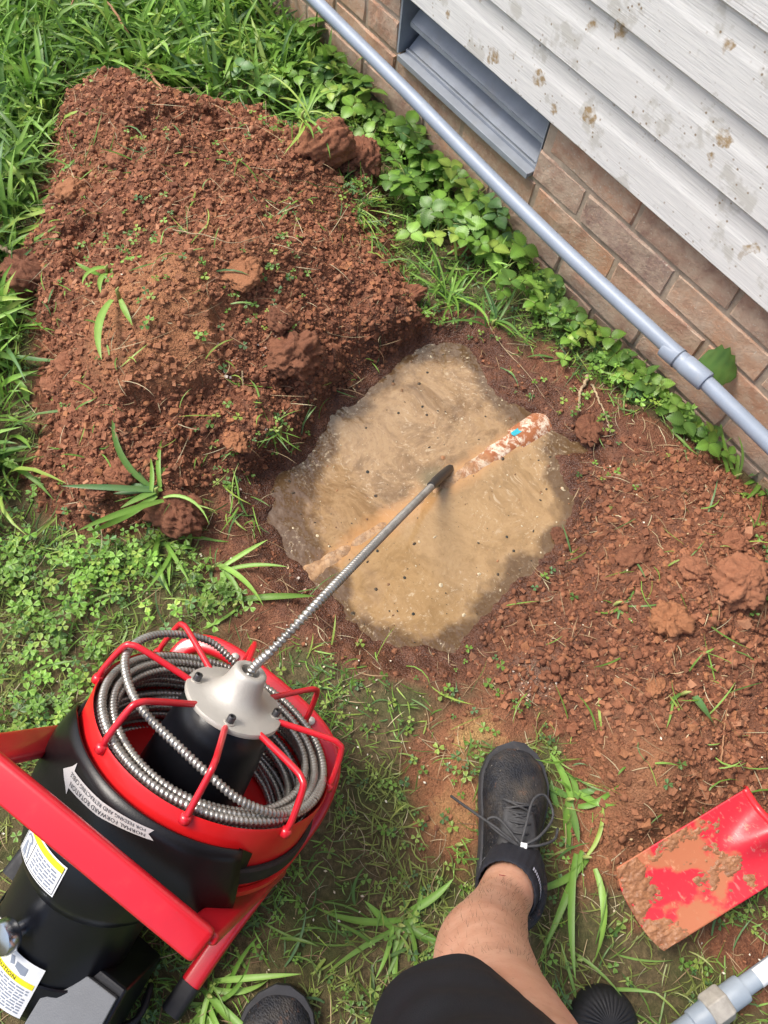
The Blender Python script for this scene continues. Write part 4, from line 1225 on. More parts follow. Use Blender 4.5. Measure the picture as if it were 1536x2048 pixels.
# ------------------------------------------------------------------ the person: two legs in shorts and trainers
t = NT('skin')
n1 = t.noise(30, 4, 0.6)
c = t.ramp(n1, [(0.3, (0.47, 0.245, 0.160)), (0.55, (0.56, 0.315, 0.215)), (0.8, (0.62, 0.375, 0.270))])
c = t.mix(t.ramp(t.noise(8, 3), [(0.4, 0.0), (0.7, 0.4)]), c, (0.46, 0.185, 0.11))
c = t.mix(t.ramp(t.noise(190, 3, .6), [(0.55, 0.0), (0.72, 0.35)]), c, (0.36, 0.15, 0.09))
c = t.mix(t.math('MULTIPLY', t.ramp(t.voro(110), [(0.05, 1.0), (0.14, 0.0)]), t.ramp(t.noise(20, 3), [(.52, 0.0), (.62, .8)])), c, (0.22, 0.10, 0.06))
t.set('Base Color', c); t.set('Roughness', 0.48); t.set('Subsurface Weight', 0.12); t.set('Subsurface Radius', (0.012, 0.004, 0.002)); t.set('Subsurface Scale', 0.6)
nb = t.bump(t.noise(420, 3, 0.6), 0.25, 0.0008); t.bump(t.voro(700), 0.15, 0.0005, nb)
M_SKIN = t.m
t = NT('black_knit')
vv_ = t.mapped((260, 420, 260)); k_ = t.voro(1.0, vv_)
c = t.mix(t.ramp(k_, [(0.2, 0.0), (0.6, 1.0)]), (0.003, 0.0035, 0.006), (0.012, 0.0135, 0.019))
c = t.mix(t.ramp(t.noise(13, 5, 0.7), [(0.46, 0.0), (0.70, 0.35)]), c, (0.14, 0.115, 0.085))
c = t.mix(t.ramp(t.noise(40, 6, .75), [(.58, 0.0), (.68, .55)]), c, (0.17, 0.085, 0.05))
c = t.mix(t.math('MULTIPLY', t.ramp(t.voro(190), [(0.0, 1.0), (0.2, 0.0)]), t.ramp(t.noise(28, 3), [(0.5, 0.0), (0.6, 0.9)])), c, (0.40, 0.36, 0.30))
t.set('Base Color', c); t.set('Roughness', 0.62); t.set('Specular IOR Level', 0.35); t.bump(k_, 0.7, 0.0014)
M_KNIT = t.m
M_SOLE = plain('dusty_sole', (0.03, 0.03, 0.034), 0.75, var=0.4, vscale=18, bump=0.4, bscale=160, dirt=0.30, dirtcol=(0.27, 0.19, 0.13))
M_LACE = plain('black_lace', (0.045, 0.045, 0.048), 0.7, var=0.3, vscale=120, bump=0.4, bscale=600, dirt=0.15, dirtcol=(0.2, 0.17, 0.14))
M_SOCK = plain('black_sock', (0.010, 0.011, 0.018), 0.85, bump=0.6, bscale=420)
M_SHORT = plain('black_shorts', (0.0075, 0.008, 0.011), 0.75, spec=0.3, var=0.25, vscale=9, bump=0.35, bscale=800)
M_SPRINT = plain('sock_print', (0.55, 0.57, 0.66), 0.6, bump=0)

toeR, heelR = G(1032, 1492, .02), G(1000, 1858, .03)
toeL = G(566, 1972, .03)
hipR, hipL = V3(0.55, -1.16, 0.88), V3(0.40, -1.29, 0.90)


def gz(p):
    return float(ground_z(p[0], p[1])[0])


person = thing('person', 'person in black shorts and dusty black trainers standing beside the hole', 'person', (0.46, -1.22, 0.0))
T_S = [0, .04, .12, .25, .4, .55, .68, .8, .9, .96, 1.0]
W_IN = [.010, .027, .035, .038, .039, .043, .049, .051, .043, .029, .007]
W_OUT = [.010, .027, .035, .039, .043, .051, .057, .056, .045, .029, .007]
Z_TOP = [.062, .078, .088, .090, .092, .086, .071, .058, .049, .041, .028]


def make_shoe(toe, heel, side, z0, laces=True):
    """side +1: right foot (outer edge on the right)"""
    fd = norm((toe - heel) * V3(1, 1, 0)); rd = V3(fd[1], -fd[0], 0); L = float((toe - heel) @ fd)
    o = V3(heel[0], heel[1], z0)

    def wl(t_):
        a, b = np.interp(t_, T_S, W_IN), np.interp(t_, T_S, W_OUT)
        return (a, b) if side > 0 else (b, a)

    def top(t_, x):
        """surface of the upper: x -1..1 across"""
        a, b = wl(t_); zt = np.interp(t_, T_S, Z_TOP); h = 0.024
        xx = b * x if x > 0 else a * x
        zz = h + (zt - h) * (max(0.0, 1 - abs(x) ** 2.6)) ** 0.5
        return o + fd * (t_ * L) + rd * xx + V3(0, 0, zz)

    tsn = np.concatenate([np.linspace(0, .06, 5), np.linspace(.1, .9, 30), np.linspace(.92, 1.0, 9)])
    rings = []
    for t_ in tsn:
        a, b = wl(t_); ring_ = [top(t_, math.copysign(1, c_) * abs(c_) ** 0.85) for c_ in np.cos(np.linspace(0, math.pi, 25))]
        ring_ += [o + fd * (t_ * L) - rd * a * .9 + V3(0, 0, 0.016), o + fd * (t_ * L) + rd * b * .9 + V3(0, 0, 0.016)]
        rings.append(ring_)
    mb = MB(); mb.loft(rings, True, True)
    shoe = mb.build('shoe', M_KNIT, person, smooth=True, autosmooth=70)
    rings = []
    for t_ in tsn:
        a, b = wl(t_); e = 0.0028; toe_up = 0.012 * max(0, (t_ - .82) / .18) ** 2
        cc = o + fd * ((t_ * (L + 2 * e)) - e)
        rings.append([cc - rd * (a + e) + V3(0, 0, 0.030 + toe_up), cc - rd * (a + e + .002) + V3(0, 0, 0.018 + toe_up), cc - rd * (a + e) + V3(0, 0, 0.004 + toe_up), cc - rd * a * .8 + V3(0, 0, -0.004 + toe_up),
                      cc + rd * b * .8 + V3(0, 0, -0.004 + toe_up), cc + rd * (b + e) + V3(0, 0, 0.004 + toe_up), cc + rd * (b + e + .002) + V3(0, 0, 0.018 + toe_up), cc + rd * (b + e) + V3(0, 0, 0.030 + toe_up), cc + rd * (b * .9) + V3(0, 0, 0.031 + toe_up), cc - rd * (a * .9) + V3(0, 0, 0.031 + toe_up)])
    mb = MB(); mb.loft(rings, True, True); mb.build('sole', M_SOLE, shoe, smooth=True, autosmooth=45)
    # padded collar and tongue
    ang = np.linspace(0, 2 * math.pi, 48, endpoint=False)
    cpath = [o + fd * (L * (0.205 + 0.195 * math.cos(q))) + rd * (0.0445 * math.sin(q) * (1 if side > 0 else -1)) + V3(0, 0, 0.094 + 0.006 * math.cos(q) - 0.008 * math.sin(q) ** 2) for q in ang]
    mb = MB(); mb.tube(cpath, 0.0085, 10, closed=True); mb.build('collar', M_KNIT, shoe, smooth=True)
    tongue = []
    for i, t_ in enumerate(np.linspace(0.60, 0.37, 12)):
        e = i / 11
        tongue.append([top(t_, x * (0.46 + 0.30 * e)) + V3(0, 0, 0.002 + 0.018 * e ** 2) for x in np.linspace(-1, 1, 11)])
    mb = MB(); mb.loft(tongue, False, False); mb.build('tongue', M_LACE, shoe, smooth=True, solid=0.006)
    if laces:
        mb = MB()
        rows_ = [0.655, 0.600, 0.545, 0.490, 0.435]
        eye = 0.50
        for i, t_ in enumerate(rows_):
            p = [top(t_, eye) + V3(0, 0, .001), top(t_ - .01, 0.2) + V3(0, 0, .006 + .002 * i), top(t_ - .012, -0.2) + V3(0, 0, .006 + .002 * i), top(t_, -eye) + V3(0, 0, .001)]
            mb.tube(spline(p, 14), 0.0020, 6)
            if i < len(rows_) - 1:
                t2 = rows_[i + 1]
                for sg in (1, -1):
                    p = [top(t_, eye * sg) + V3(0, 0, .001), top((t_ + t2) / 2, 0.05 * sg) + V3(0, 0, .008), top(t2, -eye * sg) + V3(0, 0, .002)]
                    mb.tube(spline(p, 12), 0.0019, 6)
        kn = top(0.405, 0.0) + V3(0, 0, 0.022)
        mb.tube(spline([kn, kn - rd * 0.035 + fd * 0.018 + V3(0, 0, .002), kn - rd * 0.062 + fd * 0.034 - V3(0, 0, .02), kn - rd * 0.085 + fd * 0.050 - V3(0, 0, .05), kn - rd * 0.10 + fd * .062 - V3(0, 0, .075)], 24), 0.0022, 6)
        mb.tube(spline([kn, kn - rd * 0.03 + fd * 0.012, kn - rd * 0.050 + fd * 0.028 - V3(0, 0, .012), kn - rd * 0.034 + fd * 0.034 - V3(0, 0, .008), kn + fd * .004], 24), 0.0021, 6)
        mb.tube(spline([kn, kn + rd * 0.028 + fd * 0.02, kn + rd * 0.052 + fd * 0.055 - V3(0, 0, .022), kn + rd * 0.036 + fd * 0.082 - V3(0, 0, .018), kn + rd * 0.016 + fd * .070 - V3(0, 0, .010), kn + rd * 0.006 + fd * .03, kn], 30), 0.0021, 6)
        mb.tube(spline([kn, kn + rd * 0.03 + fd * 0.008, kn + rd * 0.056 + fd * 0.022 - V3(0, 0, .02), kn + rd * 0.064 + fd * 0.04 - V3(0, 0, .035)], 20), 0.0021, 6)
        mb.build('laces', M_LACE, shoe, smooth=True)
        mb = MB(); mb.box(top(0.415, 0.12) + V3(0, 0, .0235), [rd, fd, V3(0, 0, 1)], (0.005, 0.004, 0.002)); mb.build('paint_chip', M_WHITE, shoe, bevel=.001)
    return fd, rd, L, o


zR = gz((toeR + heelR) / 2) + 0.002
fdR, rdR, LR, oR = make_shoe(toeR, heelR, 1, zR)
fdL = norm(fdR + 0.10 * np.array([-rdR[0], -rdR[1], 0])); heelL = toeL - fdL * 0.30
zL = gz((toeL + heelL) / 2) + 0.002
make_shoe(toeL, heelL, -1, zL, False)
ankR = oR + fdR * 0.075 + V3(0, 0, 0.085)
kneeR = G(1002, 2062, .48)
shinR = [(oR + fdR * .10 + V3(0, 0, .05), .036), (ankR + V3(0, 0, 0.005), .040), (G(1003, 1806, .150), .0385), (G(992, 1832, .190), .042), (G(978, 1868, .25), .049), (G(966, 1905, .31), .056), (G(972, 1958, .37), .059), (G(987, 2010, .43), .058), (kneeR, .062),
         (kneeR * .8 + hipR * .2, .068), (kneeR * .5 + hipR * .5, .080), (hipR, .092), (V3(0.50, -1.20, 0.97), .10)]
ankL = heelL * V3(1, 1, 0) + fdL * 0.075 + V3(0, 0, zL + 0.09)
kneeL = ankL * .53 + hipL * .47 + fdL * 0.05
shinL = [(heelL * V3(1, 1, 0) + fdL * .1 + V3(0, 0, zL + .05), .036), (ankL, .040), (ankL * .8 + kneeL * .2, .042), (ankL * .5 + kneeL * .5 - fdL * .012, .060), (ankL * .2 + kneeL * .8, .058), (kneeL, .062), (kneeL * .6 + hipL * .4, .078), (hipL, .095), (V3(0.46, -1.23, 0.97), .10)]


def limb(mb, chain, n=70, sides=28, flat=None):
    P = spline([c_[0] for c_ in chain], n); d = np.linspace(0, len(chain) - 1, n); r = np.interp(d, np.arange(len(chain)), [c_[1] for c_ in chain])
    mb.tube(P, r, sides)


m = MB(); limb(m, shinR); limb(m, shinL)
body = m.build('body', M_SKIN, person, smooth=True)
rm = body.modifiers.new('remesh', 'REMESH'); rm.mode = 'VOXEL'; rm.voxel_size = 0.006; rm.use_smooth_shade = True
sm = body.modifiers.new('smooth', 'SMOOTH'); sm.factor = 0.5; sm.iterations = 6
# little graze on the shin
# socks
for ank, sh, nm in ((ankR, shinR, 'r'), (ankL, shinL, 'l')):
    m = MB(); up = norm(sh[3][0] - sh[1][0]); rings = []
    for e, r in ((-0.055, .034), (-0.02, .0445), (0.02, .0455), (0.042, .0445), (0.055, .0435), (0.058, .0415), (0.055, .040)):
        cc = ank + up * e; xx = norm(np.cross(V3(-fdR[0], -fdR[1], 0), up)); yy = np.cross(up, xx)
        rings.append([cc + xx * r * math.cos(q) * (1 + .012 * math.cos(26 * q)) + yy * (r * 1.06) * math.sin(q) * (1 + .012 * math.cos(26 * q)) for q in np.linspace(0, 2 * math.pi, 104, endpoint=False)])
    m.loft(rings, True, False); sock = m.build('sock', M_SOCK, person, smooth=True, subsurf=0)
    if nm == 'r':
        xx = norm(np.cross(V3(-fdR[0], -fdR[1], 0), up)); yy = np.cross(up, xx)

        def smap(x, y):
            q = math.radians(x); n_ = xx * math.cos(q) + yy * math.sin(q) * 1.06
            return ank + up * y + n_ * 0.0465, n_
        aR = math.degrees(math.atan2(float(rdR @ yy), float(rdR @ xx))); aF = math.degrees(math.atan2(float(fdR @ yy), float(fdR @ xx)))
        sgn = 1 if ((aF - aR + 540) % 360 - 180) > 0 else -1
        pr = []
        rr_ = np.random.default_rng(4)
        for k in range(13):
            a0 = aR + sgn * (48 - 4.6 * k); w_ = 3.0; y0 = 0.034
            pr.append([(a0, y0), (a0 + w_, y0), (a0 + w_, y0 + 0.010 * rr_.uniform(.6, 1)), (a0, y0 + 0.010 * rr_.uniform(.6, 1))])
        decal(sock, 'sock_print', M_SPRINT, pr, 0.0006, smap)
        aL = aR + 180
        decal(sock, 'sock_stripe', M_SPRINT, [[(aL - sgn * (30 - 5 * k), .030), (aL - sgn * (26 - 5 * k), .030), (aL - sgn * (26 - 5 * k), .033), (aL - sgn * (30 - 5 * k), .033)] for k in range(5)], 0.0006, smap)
# leg hair
hv = []; hf = []
r2 = np.random.default_rng(21)
PR = spline([c_[0] for c_ in shinR[2:9]], 60); RRR = np.interp(np.linspace(0, 6, 60), np.arange(7), [c_[1] for c_ in shinR[2:9]])
for k in range(900):
    i = r2.integers(3, 57); tg = norm(PR[i + 1] - PR[i - 1]); q = r2.uniform(0, 2 * math.pi)
    xx = norm(np.cross(tg, V3(1, 0, 0))); yy = np.cross(tg, xx); n_ = xx * math.cos(q) + yy * math.sin(q)
    p = PR[i] + n_ * (RRR[i] * 0.97); d_ = norm(n_ * 0.35 - tg * 0.9 + np.cross(n_, tg) * r2.normal(0, .35)); sd_ = norm(np.cross(d_, n_)) * 0.00018; Lh = r2.uniform(.006, .014)
    b0 = len(hv); hv += [p - sd_, p + sd_, p + d_ * Lh + n_ * .0015]; hf.append((b0, b0 + 1, b0 + 2))
m = MB(); m.add(hv, hf); m.build('leg_hair', plain('hair_dark', (0.05, 0.03, 0.02), 0.6, bump=0), body, kind='stuff')
m = MB(); pg_ = PR[4] + fdR * 0.040
m.add([pg_ + rdR * 0.006 * math.cos(q) * (1 + .4 * math.cos(3 * q)) + V3(0, 0, .004 * math.sin(q)) + fdR * 0.0008 for q in np.linspace(0, 6.28, 12, endpoint=False)], [tuple(range(12))])
m.build('graze', plain('dried_blood', (0.20, 0.015, 0.015), 0.5), body, solid=0.001)


# shorts: loose legs and a waist, with folds
def shorts_leg(mb, hem, hem_r, knee, hip, seed):
    ax_ = norm(hip - knee); xx = norm(np.cross(ax_, V3(0.3, 1, 0))); yy = np.cross(ax_, xx); rings = []
    n = 44; ph = np.random.default_rng(seed).uniform(0, 6.28, 5)
    for i in range(n):
        e = i / (n - 1); cc = hem * (1 - e) + hip * e + ax_ * 0.0; r = hem_r * (1 - e) + 0.128 * e
        if i == 0: r *= 0.992
        ring_ = []
        for q in np.linspace(0, 2 * math.pi, 72, endpoint=False):
            k = 1 + (0.055 * math.sin(2 * q + ph[0] + 1.2 * e) + 0.035 * math.sin(3 * q + ph[1] - 2 * e) + 0.018 * math.sin(7 * q + ph[2] + 5 * e)) * (1 - .6 * e) + 0.020 * math.sin(7 * e * 6 + 3 * q + ph[3]) * math.sin(2 * q + ph[1])
            ring_.append(cc + xx * r * k * math.cos(q) + yy * r * k * math.sin(q) + ax_ * 0.010 * math.sin(q * 2 + ph[4]) * (1 - e))
        rings.append(ring_)
    mb.loft(rings, True, False)


m = MB()
hemR = G(912, 2112, .52)
shorts_leg(m, hemR, 0.083, kneeR, hipR, 3)
hemL = kneeL + V3(0, 0, 0.03); shorts_leg(m, hemL, 0.098, kneeL, hipL, 8)
wc_ = (hipR + hipL) / 2; rings = []
for z, r in ((0.80, .12), (0.86, .155), (0.92, .165), (1.0, .155), (1.06, .15)):
    rings.append([V3(wc_[0], wc_[1], z) + rdR * r * 1.12 * math.cos(q) + fdR * r * .8 * math.sin(q) for q in np.linspace(0, 2 * math.pi, 72, endpoint=False)])
m.loft(rings, True, True)
m.build('shorts', M_SHORT, person, smooth=True, autosmooth=60)
# ------------------------------------------------------------------ loose soil: crumbs and clods
CV = np.array([(i, j, k) for i in (-1, 1) for j in (-1, 1) for k in (-1, 1)], float) * .72
CF = np.array([(0, 1, 3, 2), (4, 6, 7, 5), (0, 4, 5, 1), (2, 3, 7, 6), (0, 2, 6, 4), (1, 5, 7, 3)])


def rand_rot(n):
    q = rng.normal(size=(n, 4)); q /= np.linalg.norm(q, axis=1)[:, None]; w, x, y, z = q.T
    return np.stack([np.stack([1 - 2 * (y * y + z * z), 2 * (x * y - w * z), 2 * (x * z + w * y)], -1), np.stack([2 * (x * y + w * z), 1 - 2 * (x * x + z * z), 2 * (y * z - w * x)], -1), np.stack([2 * (x * z - w * y), 2 * (y * z + w * x), 1 - 2 * (x * x + y * y)], -1)], -2)


def sample(n, weight, box=None):
    x0, x1, y0, y1 = box or (-2.3, 1.0, -1.8, 0.02)
    x = rng.uniform(x0, x1, n); y = rng.uniform(y0, y1, n)
    k = rng.random(n) < weight(x, y)
    return x[k], y[k]


SOILC = np.array([(0.115, 0.040, 0.020), (0.20, 0.074, 0.037), (0.28, 0.108, 0.053), (0.36, 0.150, 0.076), (0.40, 0.172, 0.072), (0.45, 0.23, 0.13)])


def crumbs(name, n, weight, smin, smax, box, mat, wetdark=True):
    x, y = sample(n, weight, box); n = len(x)
    s = smin * (smax / smin) ** (rng.random(n) ** 3.0)
    jit = CV[None] * (1 + rng.normal(0, 0.22, (n, 8, 3))) * rng.uniform(0.6, 1.3, (n, 1, 3))
    P = np.einsum('nij,nkj->nki', rand_rot(n), jit) * s[:, None, None]
    P[:, :, 2] *= 0.85
    P += np.stack([x, y, ground_z(x, y) + 0.25 * s], -1)[:, None]
    f = (CF[None] + (np.arange(n) * 8)[:, None, None]).reshape(-1, 4)
    tint = SOILC[rng.choice(len(SOILC), n, p=[.16, .26, .26, .18, .09, .05])] * rng.uniform(.85, 1.15, (n, 1))
    du = np.clip(field(dusty, x, y), 0, 1)[:, None]; tint = tint * (1 - .6 * du) + np.array((.37, .175, .085)) * .6 * du
    w = field(wet, x, y)[:, None]; tint = tint * (1 - 0.46 * w)
    return link(name, fast_mesh(name, P.reshape(-1, 3), [f], np.repeat(tint, 8, 0), smooth=np.repeat(rng.random(n) < .3, 6)), mat, kind='stuff')


in_m = lambda x, y: sstep(-0.01, 0.05, field(dm, x, y)) * (1 - 0.65 * field(smooth_patch, x, y)) * (field(dh, x, y) < -0.012)
in_p = lambda x, y: sstep(-0.03, 0.06, field(dp, x, y)) * (1 - 0.75 * field(smooth_patch, x, y)) * (field(dh, x, y) < -0.01)
bm = (-2.0, -0.2, -1.3, -0.15); bp = (-0.25, 0.95, -0.85, 0.0)
crumbs('soil_crumbs', 112000, in_m, 0.0012, 0.0080, bm, M_CLOD)['label'] = 'loose red brown soil crumbs covering the dug heap'
crumbs('soil_crumbs', 50000, in_p, 0.0012, 0.0085, bp, M_CLOD)['label'] = 'damp red soil crumbs spread right of the hole'
crumbs('soil_crumbs', 16000, lambda x, y: field(soil, x, y) * (0.5 + 1.6 * sstep(-.12, -.02, field(dh, x, y))) * (field(dh, x, y) < -0.003) * (field(dp, x, y) < 0.05), 0.0012, 0.006, (-1.2, 0.9, -1.3, 0.0), M_CLOD)['label'] = 'fine soil crumbs on the trodden ground round the hole'


def clod_mesh(seed, sub_n=46):
    r = np.random.default_rng(seed)
    th = np.linspace(0, np.pi, sub_n + 1); ph = np.linspace(0, 2 * np.pi, 2 * sub_n, endpoint=False)
    TH, PH = np.meshgrid(th, ph, indexing='ij')
    d = np.stack([np.sin(TH) * np.cos(PH), np.sin(TH) * np.sin(PH), np.cos(TH)], -1)
    o = r.uniform(0, 50, 6)

    def n3(s, k):
        return (fbm(d[..., 0] * s + o[k], d[..., 1] * s + d[..., 2] * s * .7 + o[k + 1], seed + k, 3) + fbm(d[..., 1] * s - o[k], d[..., 2] * s + d[..., 0] * s * .6 + o[k + 2], seed + k + 7, 3)) * .5
    rad = 1 + 0.50 * n3(1.4, 0) + 0.40 * n3(3.6, 1) + 0.20 * np.abs(n3(8.0, 2)) + 0.09 * n3(17, 3)
    pl = norm(r.normal(size=3)); rad = np.minimum(rad, 0.85 / np.maximum(d @ pl, 0.3))       # one broken flat face
    v = (d * rad[..., None]).reshape(-1, 3)
    m_ = 2 * sub_n; ii = np.arange((sub_n + 1) * m_).reshape(sub_n + 1, m_); jj = np.roll(ii, -1, 1)
    q = np.stack([ii[:-1], ii[1:], jj[1:], jj[:-1]], -1).reshape(-1, 4)
    return v, q


CLODS = [((655, 290), .060, 0.85, 'large crumbly clod with grass roots on the right top of the soil heap', 2),
         ((725, 320), .045, .9, 'dark clod at the right end of the soil heap beneath the grass tuft', 1),
         ((480, 545), .042, .55, 'flat orange clod with thin white roots in the middle of the soil heap', 4),
         ((60, 560), .062, .9, 'brown root bound sod clod at the left edge of the soil heap', 0),
         ((150, 390), .036, .8, 'orange clod overhanging the left side of the soil heap', 4),
         ((235, 320), .026, .7, 'small pale brown lump near the left top of the soil heap', 3),
         ((300, 165), .032, .8, 'dark lump at the top of the soil heap beside the brown root', 1),
         ((590, 710), .050, .8, 'smooth wet red clod on the bank just above the muddy water', 2),
         ((470, 880), .024, .6, 'smooth rounded reddish stone below the heap left of the water', 4),
         ((105, 775), .021, .8, 'orange brown lump at the lower left edge of the soil heap', 3),
         ((135, 730), .020, .8, 'small brown lump in the grass left of the soil heap', 2),
         ((240, 950), .026, .8, 'dark red lump beside the uprooted grass clump left of the hole', 2),
         ((200, 985), .018, .8, 'small dark red lump at the foot of the soil heap above the clover', 1),
         ((355, 1030), .046, .9, 'brown clod with roots on which the uprooted grass clump lies', 0),
         ((1340, 1240), .036, .75, 'large reddish clod in the loose soil right of the hole', 4),
         ((1480, 1165), .052, .6, 'broad smooth clod near the right edge above the shovel', 3),
         ((1270, 1115), .026, .7, 'rounded clod in the crumbly soil right of the muddy water', 2),
         ((1385, 1140), .024, .8, 'brown clod between two thin roots right of the hole', 3),
         ((1470, 1090), .026, .8, 'brown clod under the broad grass leaves at the right edge', 2),
         ((1310, 1375), .018, .7, 'small orange lump in the soil above the trodden mound', 4),
         ((1120, 1075), .020, .75, 'wet dark lump standing in the right edge of the muddy water', 0),
         ((1100, 935), .018, .75, 'muddy lump at the water edge below the broken pipe end', 0),
         ((1180, 860), .030, .7, 'wet purple brown mud lump beyond the broken pipe end', 1),
         ((1125, 1010), .016, .75, 'small muddy lump on the right shore of the water', 1),
         ((700, 330), .024, .8, 'small crumbly lump beside the dark hollow in the soil heap', 2),
         ((560, 640), .028, .8, 'brown lump in the dark crumbs above the wet clod', 1),
         ((930, 500), .026, .7, 'red lump under the grass between the heap and the wall', 2),
         ((820, 590), .030, .7, 'dark red lump at the right foot of the soil heap', 1)]
for i, ((u, v), r, fl, lab, ci) in enumerate(CLODS):
    p = GG(u, v)
    cv, cq = clod_mesh(300 + i)
    cv = cv * np.array([r * random.uniform(.9, 1.2), r * random.uniform(.8, 1.05), r * fl * .8]); a_ = random.uniform(0, 6.28)
    cv = cv @ np.array([[math.cos(a_), math.sin(a_), 0], [-math.sin(a_), math.cos(a_), 0], [0, 0, 1]])
    tint = np.tile(SOILC[ci] * (0.45 if 'wet' in lab or 'mud' in lab else .78), (len(cv), 1))
    o = link('soil_clod', fast_mesh('soil_clod', cv, [cq], tint, smooth=True), M_CLOD, label=lab, category='clod', group='clods of dug soil')
    o.location = (p[0], p[1], p[2] + r * fl * .14)

# ------------------------------------------------------------------ grasses and clover
M_LEAF = leafmat('leaf_green', 0.42)
M_LEAFG = leafmat('leaf_glossy', 0.30)
t = NT('dry_straw'); at = t.attr('tint'); t.set('Base Color', at.outputs['Color']); t.set('Roughness', 0.7); M_STRAW = t.m
GREENS = np.array([(0.125, 0.255, 0.038), (0.165, 0.325, 0.050), (0.230, 0.410, 0.080), (0.095, 0.200, 0.045), (0.290, 0.410, 0.080), (0.085, 0.185, 0.065)])


def blades(x, y, z, length, width, az, el0, droop, col, segs=6, across=3, twist=None):
    """vectorised arching grass leaves: returns verts, quads, tint"""
    n = len(x); s = np.linspace(0, 1, segs + 1)
    el = el0[:, None] - droop[:, None] * s[None]
    dl = (length / segs)[:, None]
    hx_ = np.cumsum(np.concatenate([np.zeros((n, 1)), np.cos(el[:, :-1]) * dl], 1), 1); hz_ = np.cumsum(np.concatenate([np.zeros((n, 1)), np.sin(el[:, :-1]) * dl], 1), 1)
    bend = rng.normal(0, 0.35, n)[:, None] * s[None]
    ca, sa = np.cos(az[:, None] + bend), np.sin(az[:, None] + bend)
    cx = x[:, None] + hx_ * ca; cy = y[:, None] + hx_ * sa; cz = z[:, None] + hz_
    prof = np.clip(np.sin(np.pi * np.clip(0.18 + 0.82 * s, 0, 1)) ** 0.75, 0.02, 1)
    w = width[:, None] * prof[None] * 0.5
    tw = (rng.normal(0, 0.5, n) if twist is None else twist)[:, None] + rng.normal(0, 0.5, n)[:, None] * s[None]
    lx_, ly_, lz_ = -sa * np.cos(tw), ca * np.cos(tw), np.sin(tw)
    off = np.linspace(-1, 1, across)
    V = np.empty((n, segs + 1, across, 3))
    for k, o_ in enumerate(off):
        V[:, :, k, 0] = cx + lx_ * w * o_; V[:, :, k, 1] = cy + ly_ * w * o_
        V[:, :, k, 2] = cz + lz_ * w * o_ + (np.abs(o_) * 0.35 * w if across == 3 else 0)
    gz_ = ground_z(V[..., 0].ravel(), V[..., 1].ravel()).reshape(V.shape[:-1]) + 0.0015
    V[..., 2] = np.maximum(V[..., 2], gz_ + 0.0008 * np.arange(across)[None, None])
    ii = np.arange(n * (segs + 1) * across).reshape(n, segs + 1, across)
    q = np.stack([ii[:, :-1, :-1], ii[:, :-1, 1:], ii[:, 1:, 1:], ii[:, 1:, :-1]], -1).reshape(-1, 4)
    tint = col[:, None, None, :] * (1.04 + 0.0 * s)[None, :, None, None] * np.ones((1, 1, across, 1))
    if across == 3:
        tint[:, :, 1] *= 1.25
    return V.reshape(-1, 3), q, tint.reshape(-1, 3)


def cat(parts):
    vs = []; qs = []; ts = []; off = 0
    for v, q, t_ in parts:
        vs.append(v); qs.append(q + off); ts.append(t_); off += len(v)
    return np.concatenate(vs), np.concatenate(qs), np.concatenate(ts)


def clover(x, y, z, size, h, col):
    """three heart shaped leaflets on a thin stalk"""
    n = len(x)
    leaf = np.array([(0.05, 0, 0), (0.55, -0.38, 0.10), (0.95, -0.34, 0.16), (0.86, 0, 0.02), (0.95, 0.34, 0.16), (0.55, 0.38, 0.10)])
    az = rng.uniform(0, 6.28, n); tilt_a = rng.uniform(0, 6.28, n); tilt = np.abs(rng.normal(0, 0.35, n))
    lean = rng.uniform(0, 1, n) * h * 0.8; la = rng.uniform(0, 6.28, n)
    cx = x + lean * np.cos(la); cy = y + lean * np.sin(la); cz = np.maximum(z + h, ground_z(cx, cy) + 0.004)
    V = np.empty((n, 22, 3))
    for k in range(3):
        a = az + k * 2.094 + rng.normal(0, .12, n)
        for j, (lx_, ly_, lz_) in enumerate(leaf):
            px = (lx_ * np.cos(a) - ly_ * np.sin(a)) * size; py = (lx_ * np.sin(a) + ly_ * np.cos(a)) * size
            pz = lz_ * size + np.sin(tilt) * (px * np.cos(tilt_a) + py * np.sin(tilt_a)) - 0.12 * size * lx_
            V[:, k * 6 + j] = np.stack([cx + px, cy + py, cz + pz], -1)
    wv = 0.0006
    V[:, 18] = np.stack([x - wv, y, z], -1); V[:, 19] = np.stack([x + wv, y, z], -1); V[:, 20] = np.stack([cx + wv, cy, cz], -1); V[:, 21] = np.stack([cx - wv, cy, cz], -1)
    b = (np.arange(n) * 22)[:, None]
    q = np.concatenate([b + np.array(r)[None] for k in range(3) for r in ([k * 6, k * 6 + 1, k * 6 + 2, k * 6 + 3], [k * 6, k * 6 + 3, k * 6 + 4, k * 6 + 5])] + [b + np.array([18, 19, 20, 21])[None]])
    tint = np.repeat(col[:, None], 22, 1) * (1 + rng.normal(0, .08, (n, 22, 1))); tint[:, 3::6] *= 1.0
    return V.reshape(-1, 3), q, tint.reshape(-1, 3)


